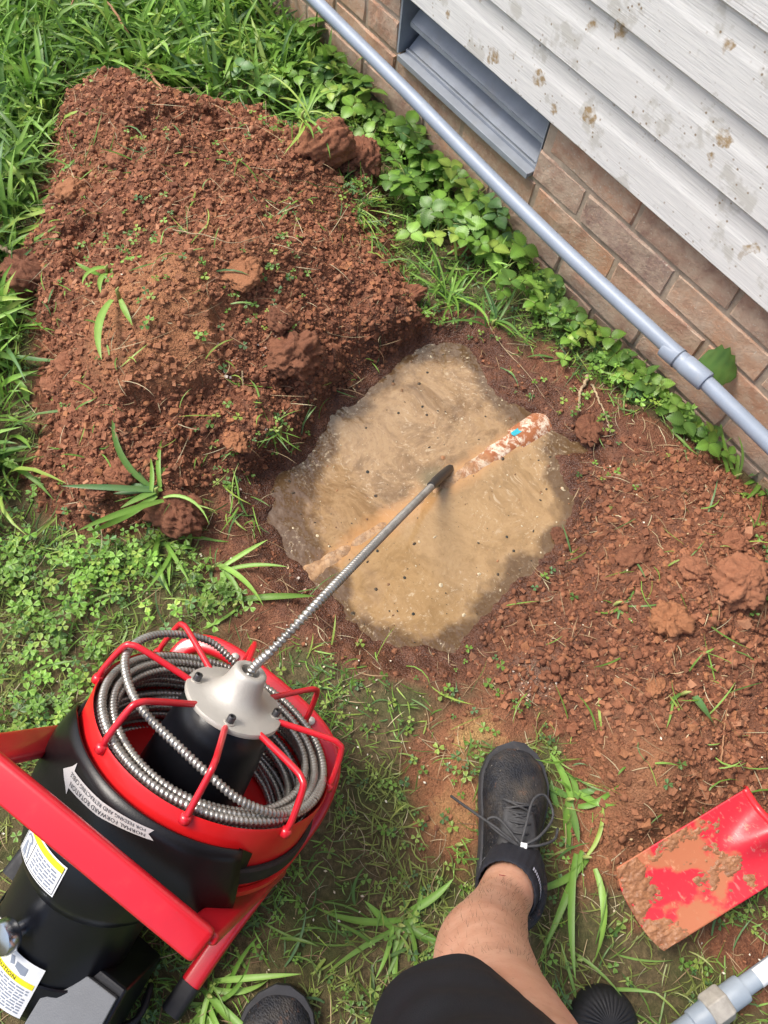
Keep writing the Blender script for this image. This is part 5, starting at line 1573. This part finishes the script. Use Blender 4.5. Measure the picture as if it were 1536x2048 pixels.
LUSH = gpoly([(-900, -300), (-260, -260), (900, -200), (800, 40), (700, 200), (560, 240), (420, 200), (130, 160), (100, 280), (70, 400), (20, 520), (45, 700), (10, 980), (-260, 980), (-900, 980)])
CLOV = gpoly([(-600, 900), (-260, 860), (40, 950), (120, 1050), (300, 1075), (400, 1095), (530, 1120), (500, 1200), (390, 1290), (260, 1310), (140, 1480), (-260, 1640), (-600, 1640)])
LEFT_LOW = gpoly([(-260, 1300), (200, 1300), (120, 1480), (60, 1700), (-260, 1760)])
sd_l = poly_sd(X, Y, LUSH); sd_c = poly_sd(X, Y, CLOV)
STRAW_P = gpoly([(560, 190), (640, 120), (720, 60), (800, 130), (900, 235), (1000, 335), (1060, 420), (1130, 530), (1190, 640), (1260, 705), (1340, 790), (1440, 905), (1420, 930), (1330, 880), (1230, 790), (1110, 715), (1050, 650),
                 (1010, 570), (950, 480), (880, 430), (800, 385), (770, 290), (640, 240)])
sd_s = poly_sd(X, Y, STRAW_P)
nosoil = lambda x, y: (1 - field(soil, x, y))
outside_house = lambda x, y: (y < 0.012)

GAP = gpoly([(780, 370), (850, 420), (1000, 470), (1060, 640), (960, 655), (880, 610), (830, 530)]); sd_g = poly_sd(X, Y, GAP)
EDGE = gpoly([(540, 190), (640, 180), (770, 290), (700, 280), (600, 270)]); sd_g = np.maximum(sd_g, poly_sd(X, Y, EDGE))
# lush crabgrass
x, y = sample(64000, lambda x, y: np.maximum(sstep(-0.03, 0.03, field(sd_l, x, y)) * nosoil(x, y), .55 * sstep(-.02, .03, field(sd_g, x, y))) * outside_house(x, y) * (0.35 + 0.65 * vnoise(x / .12, y / .12, 77)), (-3.1, -0.55, -2.3, 0.0))
n = len(x); print('lush', n)
kind = rng.random(n)
length = np.where(kind < .55, rng.uniform(.05, .12, n), rng.uniform(.09, .20, n)); width = np.where(kind < .5, rng.uniform(.003, .006, n), rng.uniform(.008, .0145, n))
ingap = field(sd_g, x, y) > -.02; length = np.where(ingap, length * .6, length); width = np.where(ingap, width * .55, width)
patch = vnoise(x / .25, y / .25, 91)
col = GREENS[rng.choice(6, n, p=[.2, .25, .22, .12, .13, .08])] * rng.uniform(.8, 1.2, (n, 1)) * (0.8 + 0.4 * patch)[:, None]
g1 = blades(x, y, ground_z(x, y) - .004, length, width, rng.uniform(0, 6.28, n), rng.uniform(.5, 1.45, n), rng.uniform(.3, 1.9, n), col, segs=5)
link('grass', fast_mesh('grass', g1[0], [g1[1]], g1[2], smooth=True), M_LEAF, kind='stuff', label='lush green crabgrass behind and left of the soil heap')
# clover
x, y = sample(42000, lambda x, y: np.maximum(np.maximum(sstep(-.04, .05, field(sd_c, x, y)), 0.75 * sstep(-.02, .03, field(sd_s, x, y))), 0.10 * sstep(0, .05, field(sd_l, x, y))) * nosoil(x, y) * outside_house(x, y) * (0.06 + 0.94 * sstep(.38, .66, .6 * vnoise(x / .10, y / .10, 5) + .4 * vnoise(x / .03, y / .03, 6))), (-2.4, 0.4, -2.3, 0.0))
n = len(x); print('clover', n)
col = GREENS[rng.choice(6, n, p=[.15, .28, .27, .08, .18, .04])] * rng.uniform(.85, 1.2, (n, 1)) * np.array([1.0, 1.05, .9]) * (.65 + .7 * vnoise(x / .06, y / .06, 29))[:, None]
g2 = clover(x, y, ground_z(x, y), rng.uniform(.007, .0145, n), rng.uniform(.012, .05, n), col)
link('clover', fast_mesh('clover', g2[0], [g2[1]], g2[2]), M_LEAF, kind='stuff', label='bright green clover patch left of the machine')
# thin worn turf
thin = lambda x, y: nosoil(x, y) * outside_house(x, y) * (field(sd_l, x, y) < 0.02) * (0.30 + 0.70 * sstep(.35, .65, vnoise(x / .10, y / .10, 15)))
x, y = sample(105000, thin, (-2.2, 1.3, -2.3, 0.0)); n = len(x); print('thin', n)
warm = (sstep(.45, .75, vnoise(x / .2, y / .2, 44)))[:, None]
col = GREENS[rng.choice(6, n)] * (1 - .6 * warm) + np.array((.30, .28, .09)) * .6 * warm; col *= rng.uniform(.75, 1.25, (n, 1))
g3 = blades(x, y, ground_z(x, y) - .001, rng.uniform(.012, .050, n), rng.uniform(.0012, .0030, n), rng.uniform(0, 6.28, n), rng.uniform(.05, 1.0, n), rng.uniform(0, 1.3, n), col, segs=4, across=2)
x, y = sample(17000, thin, (-2.2, 1.3, -2.3, 0.0)); n = len(x)
col = GREENS[rng.choice(6, n)] * rng.uniform(.7, 1.1, (n, 1))
g3b = clover(x, y, ground_z(x, y), rng.uniform(.004, .010, n), rng.uniform(.004, .018, n), col)
gv, gq, gt = cat([g3, g3b])
link('thin_turf', fast_mesh('thin_turf', gv, [gq], gt), M_LEAF, kind='stuff', label='thin worn turf of short grass and small clover')
# long soft blades in the turf at the bottom and left
LONG = gpoly([(380, 1850), (640, 1780), (900, 1790), (900, 2100), (300, 2150), (330, 1960)]); sd_lg = poly_sd(X, Y, LONG)
LONG2 = gpoly([(1110, 1720), (1200, 1740), (1330, 1890), (1400, 2100), (1100, 2100), (1080, 1850)]); sd_lg = np.maximum(sd_lg, poly_sd(X, Y, LONG2))
LONG3 = gpoly([(-200, 1000), (500, 1080), (540, 1180), (300, 1300), (-200, 1560)]); sd_lg3 = poly_sd(X, Y, LONG3)
x, y = sample(10000, lambda x, y: np.maximum(np.maximum(.36 * sstep(-.03, .05, field(sd_lg, x, y)), 1.0 * sstep(-.02, .03, field(sd_s, x, y))), 0.30 * sstep(-.03, .05, field(sd_lg3, x, y))) * (1 - .8 * field(soil, x, y)), (-1.6, 1.0, -1.8, 0.0)); n = len(x); print('long', n)
col = GREENS[rng.choice(6, n)] * rng.uniform(.75, 1.15, (n, 1)) * np.array([1, .95, 1.1])
g4 = blades(x, y, ground_z(x, y), rng.uniform(.03, .10, n), rng.uniform(.0018, .0062, n), rng.uniform(0, 6.28, n), rng.uniform(.05, .8, n), rng.uniform(.2, 1.2, n), col * .85)
link('grass', fast_mesh('grass', g4[0], [g4[1]], g4[2], smooth=True), M_LEAF, kind='stuff', label='longer soft grass lying in the turf round the machine and shoes')
# dry straw, fibres and fine roots
def straws(n, weight, lmin, lmax, wmax, cols, box):
    x, y = sample(n, weight, box); n = len(x)
    col = np.array(cols)[rng.choice(len(cols), n)] * rng.uniform(.75, 1.2, (n, 1))
    return blades(x, y, ground_z(x, y) + .002, rng.uniform(lmin, lmax, n), rng.uniform(.0008, wmax, n), rng.uniform(0, 6.28, n), rng.uniform(-.1, .45, n), rng.uniform(-.2, .6, n), col, segs=5, across=2)
TAN = [(.36, .27, .15), (.28, .19, .10), (.42, .36, .22), (.20, .12, .065)]
gv, gq, gt = cat([straws(11000, lambda x, y: .55 * outside_house(x, y) * (field(dh, x, y) < -.01) * (1 - .6 * sstep(0, .05, field(dm, x, y))), .012, .06, .0016, TAN, (-1.9, 1.0, -1.8, 0.0)),
                  straws(900, lambda x, y: sstep(0, .03, field(dm, x, y)), .02, .09, .0012, TAN, bm), straws(500, lambda x, y: (field(sd_s, x, y) > -0.02) * 1.0, .03, .10, .0016, TAN, (-1.4, .4, -.5, 0.0))])
link('dry_straw', fast_mesh('dry_straw', gv, [gq], gt), M_STRAW, kind='stuff', label='dry straw, fibres and fine roots scattered over the ground')
# torn leaves and clover bits lying on the bare soil
SCR = np.maximum(poly_sd(X, Y, gpoly([(540, 230), (790, 370), (910, 560), (890, 660), (730, 745), (560, 870), (470, 960), (560, 1000), (640, 880), (640, 700), (720, 520), (640, 330)], .05)), poly_sd(X, Y, gpoly([(380, 1090), (440, 960), (540, 980), (640, 1190), (560, 1290), (440, 1240)])))
scr = sstep(-.03, .05, SCR + .6 * warp)
x, y = sample(60000, lambda x, y: (.05 + .6 * field(scr, x, y)) * field(soil, x, y) * (field(dh, x, y) < -.015) * sstep(.45, .7, vnoise(x / .12, y / .12, 63)), (-1.9, 1.0, -1.4, 0.0)); n = len(x); print('bits', n)
g5 = clover(x, y, ground_z(x, y) + .003, rng.uniform(.004, .011, n), rng.uniform(.002, .010, n), GREENS[rng.choice(6, n)] * rng.uniform(.7, 1.2, (n, 1)))
x, y = sample(40000, lambda x, y: (.05 + .5 * field(scr, x, y)) * field(soil, x, y) * (field(dh, x, y) < -.015) * sstep(.4, .7, vnoise(x / .12, y / .12, 64)), (-1.9, 1.0, -1.4, 0.0)); n = len(x)
g6 = blades(x, y, ground_z(x, y) + .004, rng.uniform(.015, .08, n), rng.uniform(.0012, .0042, n), rng.uniform(0, 6.28, n), rng.uniform(0, .9, n), rng.uniform(0, .8, n), GREENS[rng.choice(6, n)] * rng.uniform(.8, 1.2, (n, 1)), segs=4, across=2)
gv, gq, gt = cat([g5, g6])
link('plant_scraps', fast_mesh('plant_scraps', gv, [gq], gt), M_LEAF, kind='stuff', label='torn clover and grass scraps lying on the bare soil')
# pale petals and seed husks in the worn turf
x, y = sample(5200, lambda x, y: .25 * outside_house(x, y) * (field(dh, x, y) < -.02) * (field(sd_l, x, y) < 0) * np.where(field(dm, x, y) > 0, .12, 1.0), (-1.6, 1.0, -1.8, 0.0)); n = len(x)
s = rng.uniform(.0012, .0032, n); aa = rng.uniform(0, 6.28, n)
V = np.stack([np.stack([x + s * np.cos(aa + k * 1.571) * (1 if k % 2 else .6), y + s * np.sin(aa + k * 1.571) * (1 if k % 2 else .6), ground_z(x, y) + .004 + rng.uniform(-.0012, .0012, n)], -1) for k in range(4)], 1)
link('seed_husks', fast_mesh('seed_husks', V.reshape(-1, 3), [np.arange(n * 4).reshape(n, 4)], np.repeat(np.array([(.58, .50, .34), (.66, .62, .50), (.45, .33, .18)])[rng.choice(3, n)], 4, 0)), M_STRAW, kind='stuff', label='pale seed husks and petals scattered in the turf')

fl = [(460, 765, .030), (470, 790, .022), (545, 880, .026), (465, 972, .018), (540, 745, .02), (612, 1165, .035), (1050, 1345, .04), (1080, 1360, .03)]
pts = np.concatenate([G(u, v, .03)[None, :2] + rng.normal(0, r * .5, (9, 2)) for u, v, r in fl]); x, y = pts.T; n = len(x)
s = rng.uniform(.001, .004, n); aa = rng.uniform(0, 6.28, n)
V = np.stack([np.stack([x + s * np.cos(aa + k * 1.257) * rng.uniform(.4, 1.2, n), y + s * np.sin(aa + k * 1.257) * rng.uniform(.4, 1.2, n), ground_z(x, y) + .004 + rng.uniform(-.002, .003, n)], -1) for k in range(5)], 1)
link('pale_flecks', fast_mesh('pale_flecks', V.reshape(-1, 3), [np.arange(n * 5).reshape(n, 5)], np.repeat(np.array([(.46, .33, .26), (.52, .45, .38), (.42, .26, .19)])[rng.choice(3, n)], 5, 0)), M_STRAW, kind='stuff', label='pale clay and paper flecks on the wet bank round the hole')

# bits floating on the muddy water
x, y = sample(3600, lambda x, y: (0.3 + .5 * sstep(.06, .0, field(dh, x, y))) * (field(dh, x, y) > .008), (-.7, .2, -1.0, -.25)); n = len(x)
s = .0008 * (6.5) ** (rng.random(n) ** 3.4); aa = rng.uniform(0, 6.28, n); el_ = rng.uniform(.35, 1, n)
ring_ = [np.stack([x + s * (np.cos(q) * np.cos(aa) - el_ * np.sin(q) * np.sin(aa)), y + s * (np.cos(q) * np.sin(aa) + el_ * np.sin(q) * np.cos(aa)), np.full(n, ZW + .0006)], -1) for q in np.linspace(0, 6.28, 7)[:-1]]
topv = np.stack([x, y, ZW + .0006 + .45 * s], -1); V = np.stack(ring_ + [topv], 1)
f = np.concatenate([(np.arange(n) * 7)[:, None] + np.array([k, (k + 1) % 6, 6])[None] for k in range(6)])
link('floating_debris', fast_mesh('floating_debris', V.reshape(-1, 3), [f], np.repeat(np.array([(.05, .035, .02), (.16, .08, .035), (.30, .14, .06), (.50, .42, .28), (.02, .02, .015)])[rng.choice(5, n, p=[.24, .2, .16, .28, .12])], 7, 0)), M_STRAW, kind='stuff', label='specks and crumbs of debris floating on the muddy water')


# ------------------------------------------------------------------ single plants
def tuft(name, label, cat_, at, specs, mat=None, group=None, stem=None, lift=0.0):
    """specs: list of (azimuth towards pixel, length, width, elevation, droop, colour)"""
    p = GG(*at); p[2] += lift
    th = thing(name, label, cat_, p, group)
    for (tu, tv), ln, wd, el0, dr, ci in specs:
        d_ = G(tu, tv, p[2]) - p; a_ = math.atan2(d_[1], d_[0])
        ar = lambda q: np.array([q], float)
        jx, jy = random.gauss(0, .010), random.gauss(0, .010)
        v, q, tt_ = blades(ar(p[0] + jx), ar(p[1] + jy), ar(p[2]), ar(ln * random.uniform(.65, 1.1)), ar(wd), ar(a_), ar(el0), ar(dr), GREENS[[ci]] * random.uniform(.9, 1.15), segs=10, across=3, twist=ar(random.gauss(0, .2)))
        link('leaf', fast_mesh('leaf', v - p, [q], tt_, smooth=True), mat or M_LEAF, th)
    m_ = MB(); m_.tube([p - V3(0, 0, .01), p + V3(0, 0, .012), p + V3(.004, .004, .022)], [.004, .0035, .001], 6)
    m_.build('stem', M_STEMG, th, smooth=True)
    return th


M_STEMG = plain('pale_stem', (0.30, 0.34, 0.10), 0.6, var=0.2)
M_ROOT = plain('root_brown', (0.33, 0.17, 0.085), 0.75, var=0.3, vscale=60, bump=0.5)
M_TWIG = plain('dry_twig', (0.34, 0.25, 0.15), 0.8, var=0.3, vscale=60, bump=0.5)


def fan(at, a0, a1, n, l0, l1, w0, w1, el=(0.2, .8), dr=(.4, 1.2), cols=(0, 1, 2), r=120):
    out = []
    for k in range(n):
        a_ = math.radians(a0 + (a1 - a0) * (k + .5) / n + random.uniform(-26, 26))
        out.append(((at[0] + r * math.cos(a_), at[1] + r * math.sin(a_)), random.uniform(l0, l1), random.uniform(w0, w1), random.uniform(*el), random.uniform(*dr), random.choice(cols)))
    return out


tuft('grass_tuft', 'grass tuft with long drooping blades growing from the clod at the heap top right', 'grass', (605, 265), fan((605, 265), 60, 400, 17, .07, .20, .003, .007, cols=(1, 2, 4)), lift=.03)
tuft('grass_tuft', 'uprooted broad leaved grass clump lying beside the brown clod left of the water', 'grass', (320, 1000), fan((320, 1000), 150, 215, 8, .10, .24, .009, .014, el=(.1, .4), dr=(.1, .6), cols=(3, 5, 0)) + fan((320, 1000), 230, 330, 4, .08, .14, .006, .010, el=(.3, .7)), lift=.03)
tuft('grass_tuft', 'broad blades spreading below the uprooted clump above the clover', 'grass', (330, 1075), fan((330, 1075), 10, 140, 8, .09, .19, .007, .012, el=(.2, .6), dr=(.2, .8), cols=(0, 1, 2)))
tuft('grass_tuft', 'crabgrass sprig with three blades between the clover and the hole', 'grass', (425, 1140), fan((425, 1140), -60, 120, 5, .08, .15, .008, .012, el=(.2, .5), dr=(.1, .6), cols=(1, 2)))
tuft('grass_tuft', 'fresh leafy grass sprig lying on the left of the soil heap', 'grass', (215, 545), fan((215, 545), -20, 200, 6, .06, .12, .008, .012, el=(.2, .6), dr=(.2, .9), cols=(1, 2)))
tuft('fallen_leaf', 'single long broad grass leaf lying diagonally on the soil heap', 'leaf', (240, 600), [((140, 745), .175, .0155, .25, .35, 2), ((255, 640), .06, .011, .1, .3, 2)], lift=.012)
tuft('grass_tuft', 'mixed grass tuft on the bank between the soil heap and the wall', 'grass', (900, 600), fan((900, 600), 200, 430, 22, .06, .17, .003, .008, el=(.4, 1.2), cols=(0, 1, 2, 3)))
tuft('grass_tuft', 'thin long grass blades bending over the far bank of the water', 'grass', (985, 650), fan((985, 650), 150, 420, 14, .06, .16, .003, .007, el=(.3, 1.0), cols=(0, 3, 5)))
tuft('grass_tuft', 'pale trampled grass tuft on the right shoulder of the soil heap', 'grass', (720, 420), fan((720, 420), -30, 60, 14, .05, .14, .002, .004, el=(.1, .5), cols=(4, 2)))
tuft('grass_tuft', 'broad leaved grass clump at the right edge under the grey pipe', 'grass', (1525, 965), fan((1525, 965), 90, 290, 10, .07, .15, .009, .015, el=(.2, .8), dr=(.3, 1.0), cols=(0, 1, 5)))
tuft('grass_tuft', 'tall single grass shoot at the wall foot near the right edge', 'grass', (1470, 955), fan((1470, 955), 200, 300, 4, .06, .14, .006, .010, el=(.5, 1.2), dr=(.3, 1.3), cols=(1, 2)))
tuft('grass_tuft', 'broad grass blades sticking out beside the right side of the shoe', 'grass', (1135, 1600), fan((1135, 1600), -150, 120, 10, .04, .085, .010, .017, el=(.1, .4), dr=(.1, .6), cols=(0, 1, 3)))
tuft('grass_tuft', 'long strap leaved grass sprig lying between the shoe and the shovel', 'grass', (1165, 1715), fan((1165, 1715), 60, 130, 4, .15, .22, .009, .013, el=(.05, .2), dr=(0, .3), cols=(0, 2)) + [((1235, 1630), .10, .007, .1, .1, 4)], lift=.008)
tuft('grass_tuft', 'short torn broad leaf standing in the soil above the shovel', 'grass', (1362, 1390), [((1395, 1450), .065, .018, .3, .5, 5), ((1340, 1400), .03, .006, .3, .3, 3)], lift=.006)
tuft('grass_tuft', 'flattened grass sprig in the soil right of the muddy water', 'grass', (1230, 1210), fan((1230, 1210), -60, 200, 7, .03, .075, .003, .006, el=(.1, .4), cols=(0, 3, 5)))
tuft('grass_tuft', 'broad leaved grass clump next to the black shoe at the bottom edge', 'grass', (420, 1990), fan((420, 1990), -80, 160, 12, .08, .17, .007, .012, el=(.2, .7), dr=(.3, 1.0), cols=(0, 1, 2)))
tuft('grass_tuft', 'large strap leaf clump beside the lower left of the shin', 'grass', (800, 1850), fan((800, 1850), -40, 210, 12, .07, .16, .007, .012, el=(.1, .5), dr=(.2, .8), cols=(0, 1, 3)))
tuft('grass_tuft', 'long grass leaf bent across the bank beside the steel cable', 'grass', (470, 1215), [((640, 1215), .16, .012, .3, .6, 0), ((400, 1290), .10, .006, .2, .3, 1)])
tuft('clover_sprig', 'wilted clover sprig hanging over the bank left of the water', 'clover', (560, 870), fan((560, 870), 30, 160, 12, .03, .08, .0018, .003, el=(.0, .4), cols=(0, 1, 5)), lift=.012)
tuft('grass_tuft', 'small yellow green weed tuft in front of the shoe toe on the left', 'weed', (915, 1690), fan((915, 1690), 0, 360, 14, .015, .04, .0018, .003, el=(.3, 1.1), cols=(4, 4, 2)))
tuft('grass_tuft', 'grass clump growing at the far wall corner beside the bricks', 'grass', (700, 60), fan((700, 60), 200, 420, 14, .10, .22, .006, .011, el=(.7, 1.3), dr=(.5, 1.6), cols=(0, 1, 2)))


# strawberry-leaved plants along the footing
def leaflet(L, Wd, base_, direction, nrm, col, teeth=9):
    d_ = norm(direction); s_ = norm(np.cross(nrm, d_)); n_ = np.cross(d_, s_); vs = []; ts = []
    M_ = 2 * teeth
    for i in range(M_ + 1):
        e = i / M_; w = Wd * math.sin(math.pi * e ** 0.80) ** 0.82 if 0 < e < 1 else 0.0
        if i % 2 == 1: w *= 1.24
        z = 0.05 * L * math.sin(math.pi * e) - 0.16 * L * e * e
        mid = np.asarray(base_) + d_ * L * e + n_ * z
        vein = 0.030 * L * (1 if i % 2 else -.4) * .5
        vs += [mid, mid + s_ * w * .52 + n_ * (0.13 * w + vein), mid + s_ * w + n_ * (0.16 * w), mid - s_ * w * .52 + n_ * (0.13 * w + vein), mid - s_ * w + n_ * (0.16 * w)]
        k = 1.0 + (.16 if i % 2 else -.10)
        ts += [np.array(col) * 1.3, np.array(col) * k, np.array(col) * .9, np.array(col) * k, np.array(col) * .9]
    fs = []
    for i in range(M_):
        a = i * 5; b = a + 5
        fs += [(a, b, b + 1, a + 1), (a + 1, b + 1, b + 2, a + 2), (b, a, a + 3, b + 3), (b + 3, a + 3, a + 4, b + 4)]
    return np.array(vs), np.array(fs), np.array(ts)


leaf_meshes = []
for k, ci in enumerate((0, 1, 0, 3, 1, 2, 5, 3, 4)):
    parts = []
    for j, a_ in enumerate((0, 115, -115)):
        an = math.radians(a_ + random.uniform(-8, 8)); L = (1.0 if j == 0 else .92) * random.uniform(.92, 1.08)
        parts.append(leaflet(L, L * .36, (0.05 * math.cos(an), 0.05 * math.sin(an), 0), (math.cos(an), math.sin(an), random.uniform(-.05, .18)), (random.uniform(-.15, .15), random.uniform(-.15, .15), 1), GREENS[ci] * random.uniform(.9, 1.3)))
    lv, lq, lt = cat(parts); me = fast_mesh('leaf', lv, [lq], lt, smooth=True); me.materials.append(M_LEAFG); leaf_meshes.append(me)
stem_cache = []


def berry_plant(p, n_leaf, spread, size, label, height=(.02, .085), toward=None):
    th = thing('strawberry_plant', label, 'plant', p, 'strawberry leaved plants along the wall')
    mb = MB()
    for k in range(n_leaf):
        a_ = random.uniform(0, 6.28); r_ = spread * random.random() ** .6; h_ = random.uniform(*height)
        q = V3(p[0] + r_ * math.cos(a_), p[1] + r_ * math.sin(a_), 0)
        q[1] = min(q[1], -0.015); q[2] = max(p[2], gz(q)) + h_
        o = bpy.data.objects.new('leaf', random.choice(leaf_meshes)); COL.objects.link(o); o.parent = th
        o.location = tuple(q - p); s_ = size * random.uniform(.55, 1.25); o.scale = (s_, s_, s_)
        o.rotation_euler = (random.gauss(0, .28), random.gauss(0, .28), random.uniform(0, 6.28))
        mb.tube(spline([p, (p + q) / 2 + V3(0, 0, h_ * .35), q + V3(0, 0, .001)], 7), .0010, 4, cap=False)
    mb.build('stalks', M_STEMG, th)


ORD = ['first', 'second', 'third', 'fourth', 'fifth', 'sixth', 'seventh', 'eighth', 'ninth', 'tenth', 'eleventh', 'twelfth', 'thirteenth', 'fourteenth', 'fifteenth', 'sixteenth', 'seventeenth', 'eighteenth', 'nineteenth', 'twentieth',
       'twenty first', 'twenty second', 'twenty third', 'twenty fourth', 'twenty fifth', 'twenty sixth', 'twenty seventh', 'twenty eighth', 'twenty ninth', 'thirtieth', 'thirty first', 'thirty second', 'thirty third', 'thirty fourth', 'thirty fifth', 'thirty sixth', 'thirty seventh', 'thirty eighth', 'thirty ninth', 'fortieth', 'forty first', 'forty second', 'forty third', 'forty fourth', 'forty fifth', 'forty sixth', 'forty seventh', 'forty eighth', 'forty ninth', 'fiftieth']
spots = [(655, 130), (700, 195), (735, 120), (770, 215), (800, 290), (835, 190), (845, 350), (880, 265), (905, 330), (860, 420), (925, 395), (955, 330), (965, 430), (1000, 390), (1030, 440), (995, 500), (790, 340), (640, 200),
         (1075, 500), (1085, 560), (1110, 600), (1085, 640), (1150, 650), (1140, 700), (1195, 690), (1235, 705), (1260, 760), (1310, 780), (1330, 835), (1405, 850), (590, 180), (620, 90), (560, 110), (700, 250), (745, 265), (1430, 900), (600, 235), (660, 225), (540, 200), (860, 480), (905, 470), (950, 520), (1000, 560), (1035, 505), (940, 270), (1020, 610), (820, 410), (780, 150)]
spots.sort(key=lambda s_: -(GG(*s_)[0]))
for i, s_ in enumerate(spots):
    p = GG(*s_); far_ = s_[0] < 1040
    berry_plant(p, random.randint(5, 8) if far_ else random.randint(4, 6), .075 if far_ else .050, .038 if far_ else .033,
                ('strawberry leaved plant at the wall foot, %s from the row\'s right end' % ORD[i]), (.02, .09) if far_ else (.012, .05))
# the dark leaf poking out behind the coupling
p = GY(1425, 742, -0.03); lf = leaflet(.085, .036, V3(0, 0, 0), norm(GY(1455, 735, -.02) - GY(1400, 712, -.05)), V3(-.1, -.7, .75), GREENS[3] * .8, 5)
o = link('broad_leaf', fast_mesh('broad_leaf', lf[0], [lf[1]], lf[2], smooth=True), M_LEAFG, label='dark broad leaf poking out behind the grey pipe coupling', category='leaf'); o.location = tuple(GY(1396, 720, -0.036))


def stick(name, label, pts, r, mat, lift=.004, cat_='twig'):
    P = [GG(u, v, lift + (w[0] if w else 0)) for u, v, *w in pts]
    P = spline(P, 30)
    for k in range(len(P)): P[k] += rng.normal(0, r * .35, 3)
    P[:, 2] = np.maximum(P[:, 2], ground_z(P[:, 0], P[:, 1]) + r)
    mb = MB(); mb.tube(P, np.linspace(r, r * .45, len(P)), 7); b = P[0].copy()
    return mb.build(name, mat, None, smooth=True, base=b, label=label, category=cat_)


stick('root', 'thick brown root arching from the grass onto the top of the soil heap', [(325, 190, .0), (300, 160, .03), (265, 118, .07), (235, 80, .09), (205, 48, .09), (180, 55, .09), (150, 68, .06)], .0042, M_ROOT, cat_='root')
stick('twig', 'pale broken stick end poking in at the left edge of the soil heap', [(-30, 520, .05), (15, 532, .05), (52, 545, .045)], .0065, M_TWIG)
stick('twig', 'dry twig leaning beside the strawberry leaves near the broken pipe end', [(1175, 755), (1160, 790), (1155, 825)], .0045, M_TWIG)
stick('twig', 'thin grey twig pointing at the wall right of the broken pipe', [(1182, 770), (1205, 820), (1222, 868)], .0028, M_TWIG)
stick('root', 'thin pale root trailing over the soil above the shovel', [(1440, 1525), (1446, 1470), (1452, 1420), (1470, 1372)], .0016, M_ROOT, cat_='root')
stick('root', 'fine branching root across the flat orange clod on the heap', [(350, 480, .02), (420, 500, .03), (470, 520, .04), (520, 500, .03)], .0013, M_TWIG, cat_='root')
stick('root', 'thin looping root hanging on the right top of the soil heap', [(470, 175, .02), (510, 180, .02), (530, 205, .02), (533, 255, .01)], .0013, M_TWIG, cat_='root')
stick('twig', 'straight straw stalk lying on the bank beside the white flecks', [(485, 745), (487, 785)], .0020, M_TWIG)
stick('twig', 'long thin stem reaching from the far bank towards the wall plants', [(970, 640), (1000, 690), (1050, 745), (1090, 800)], .0012, M_TWIG)
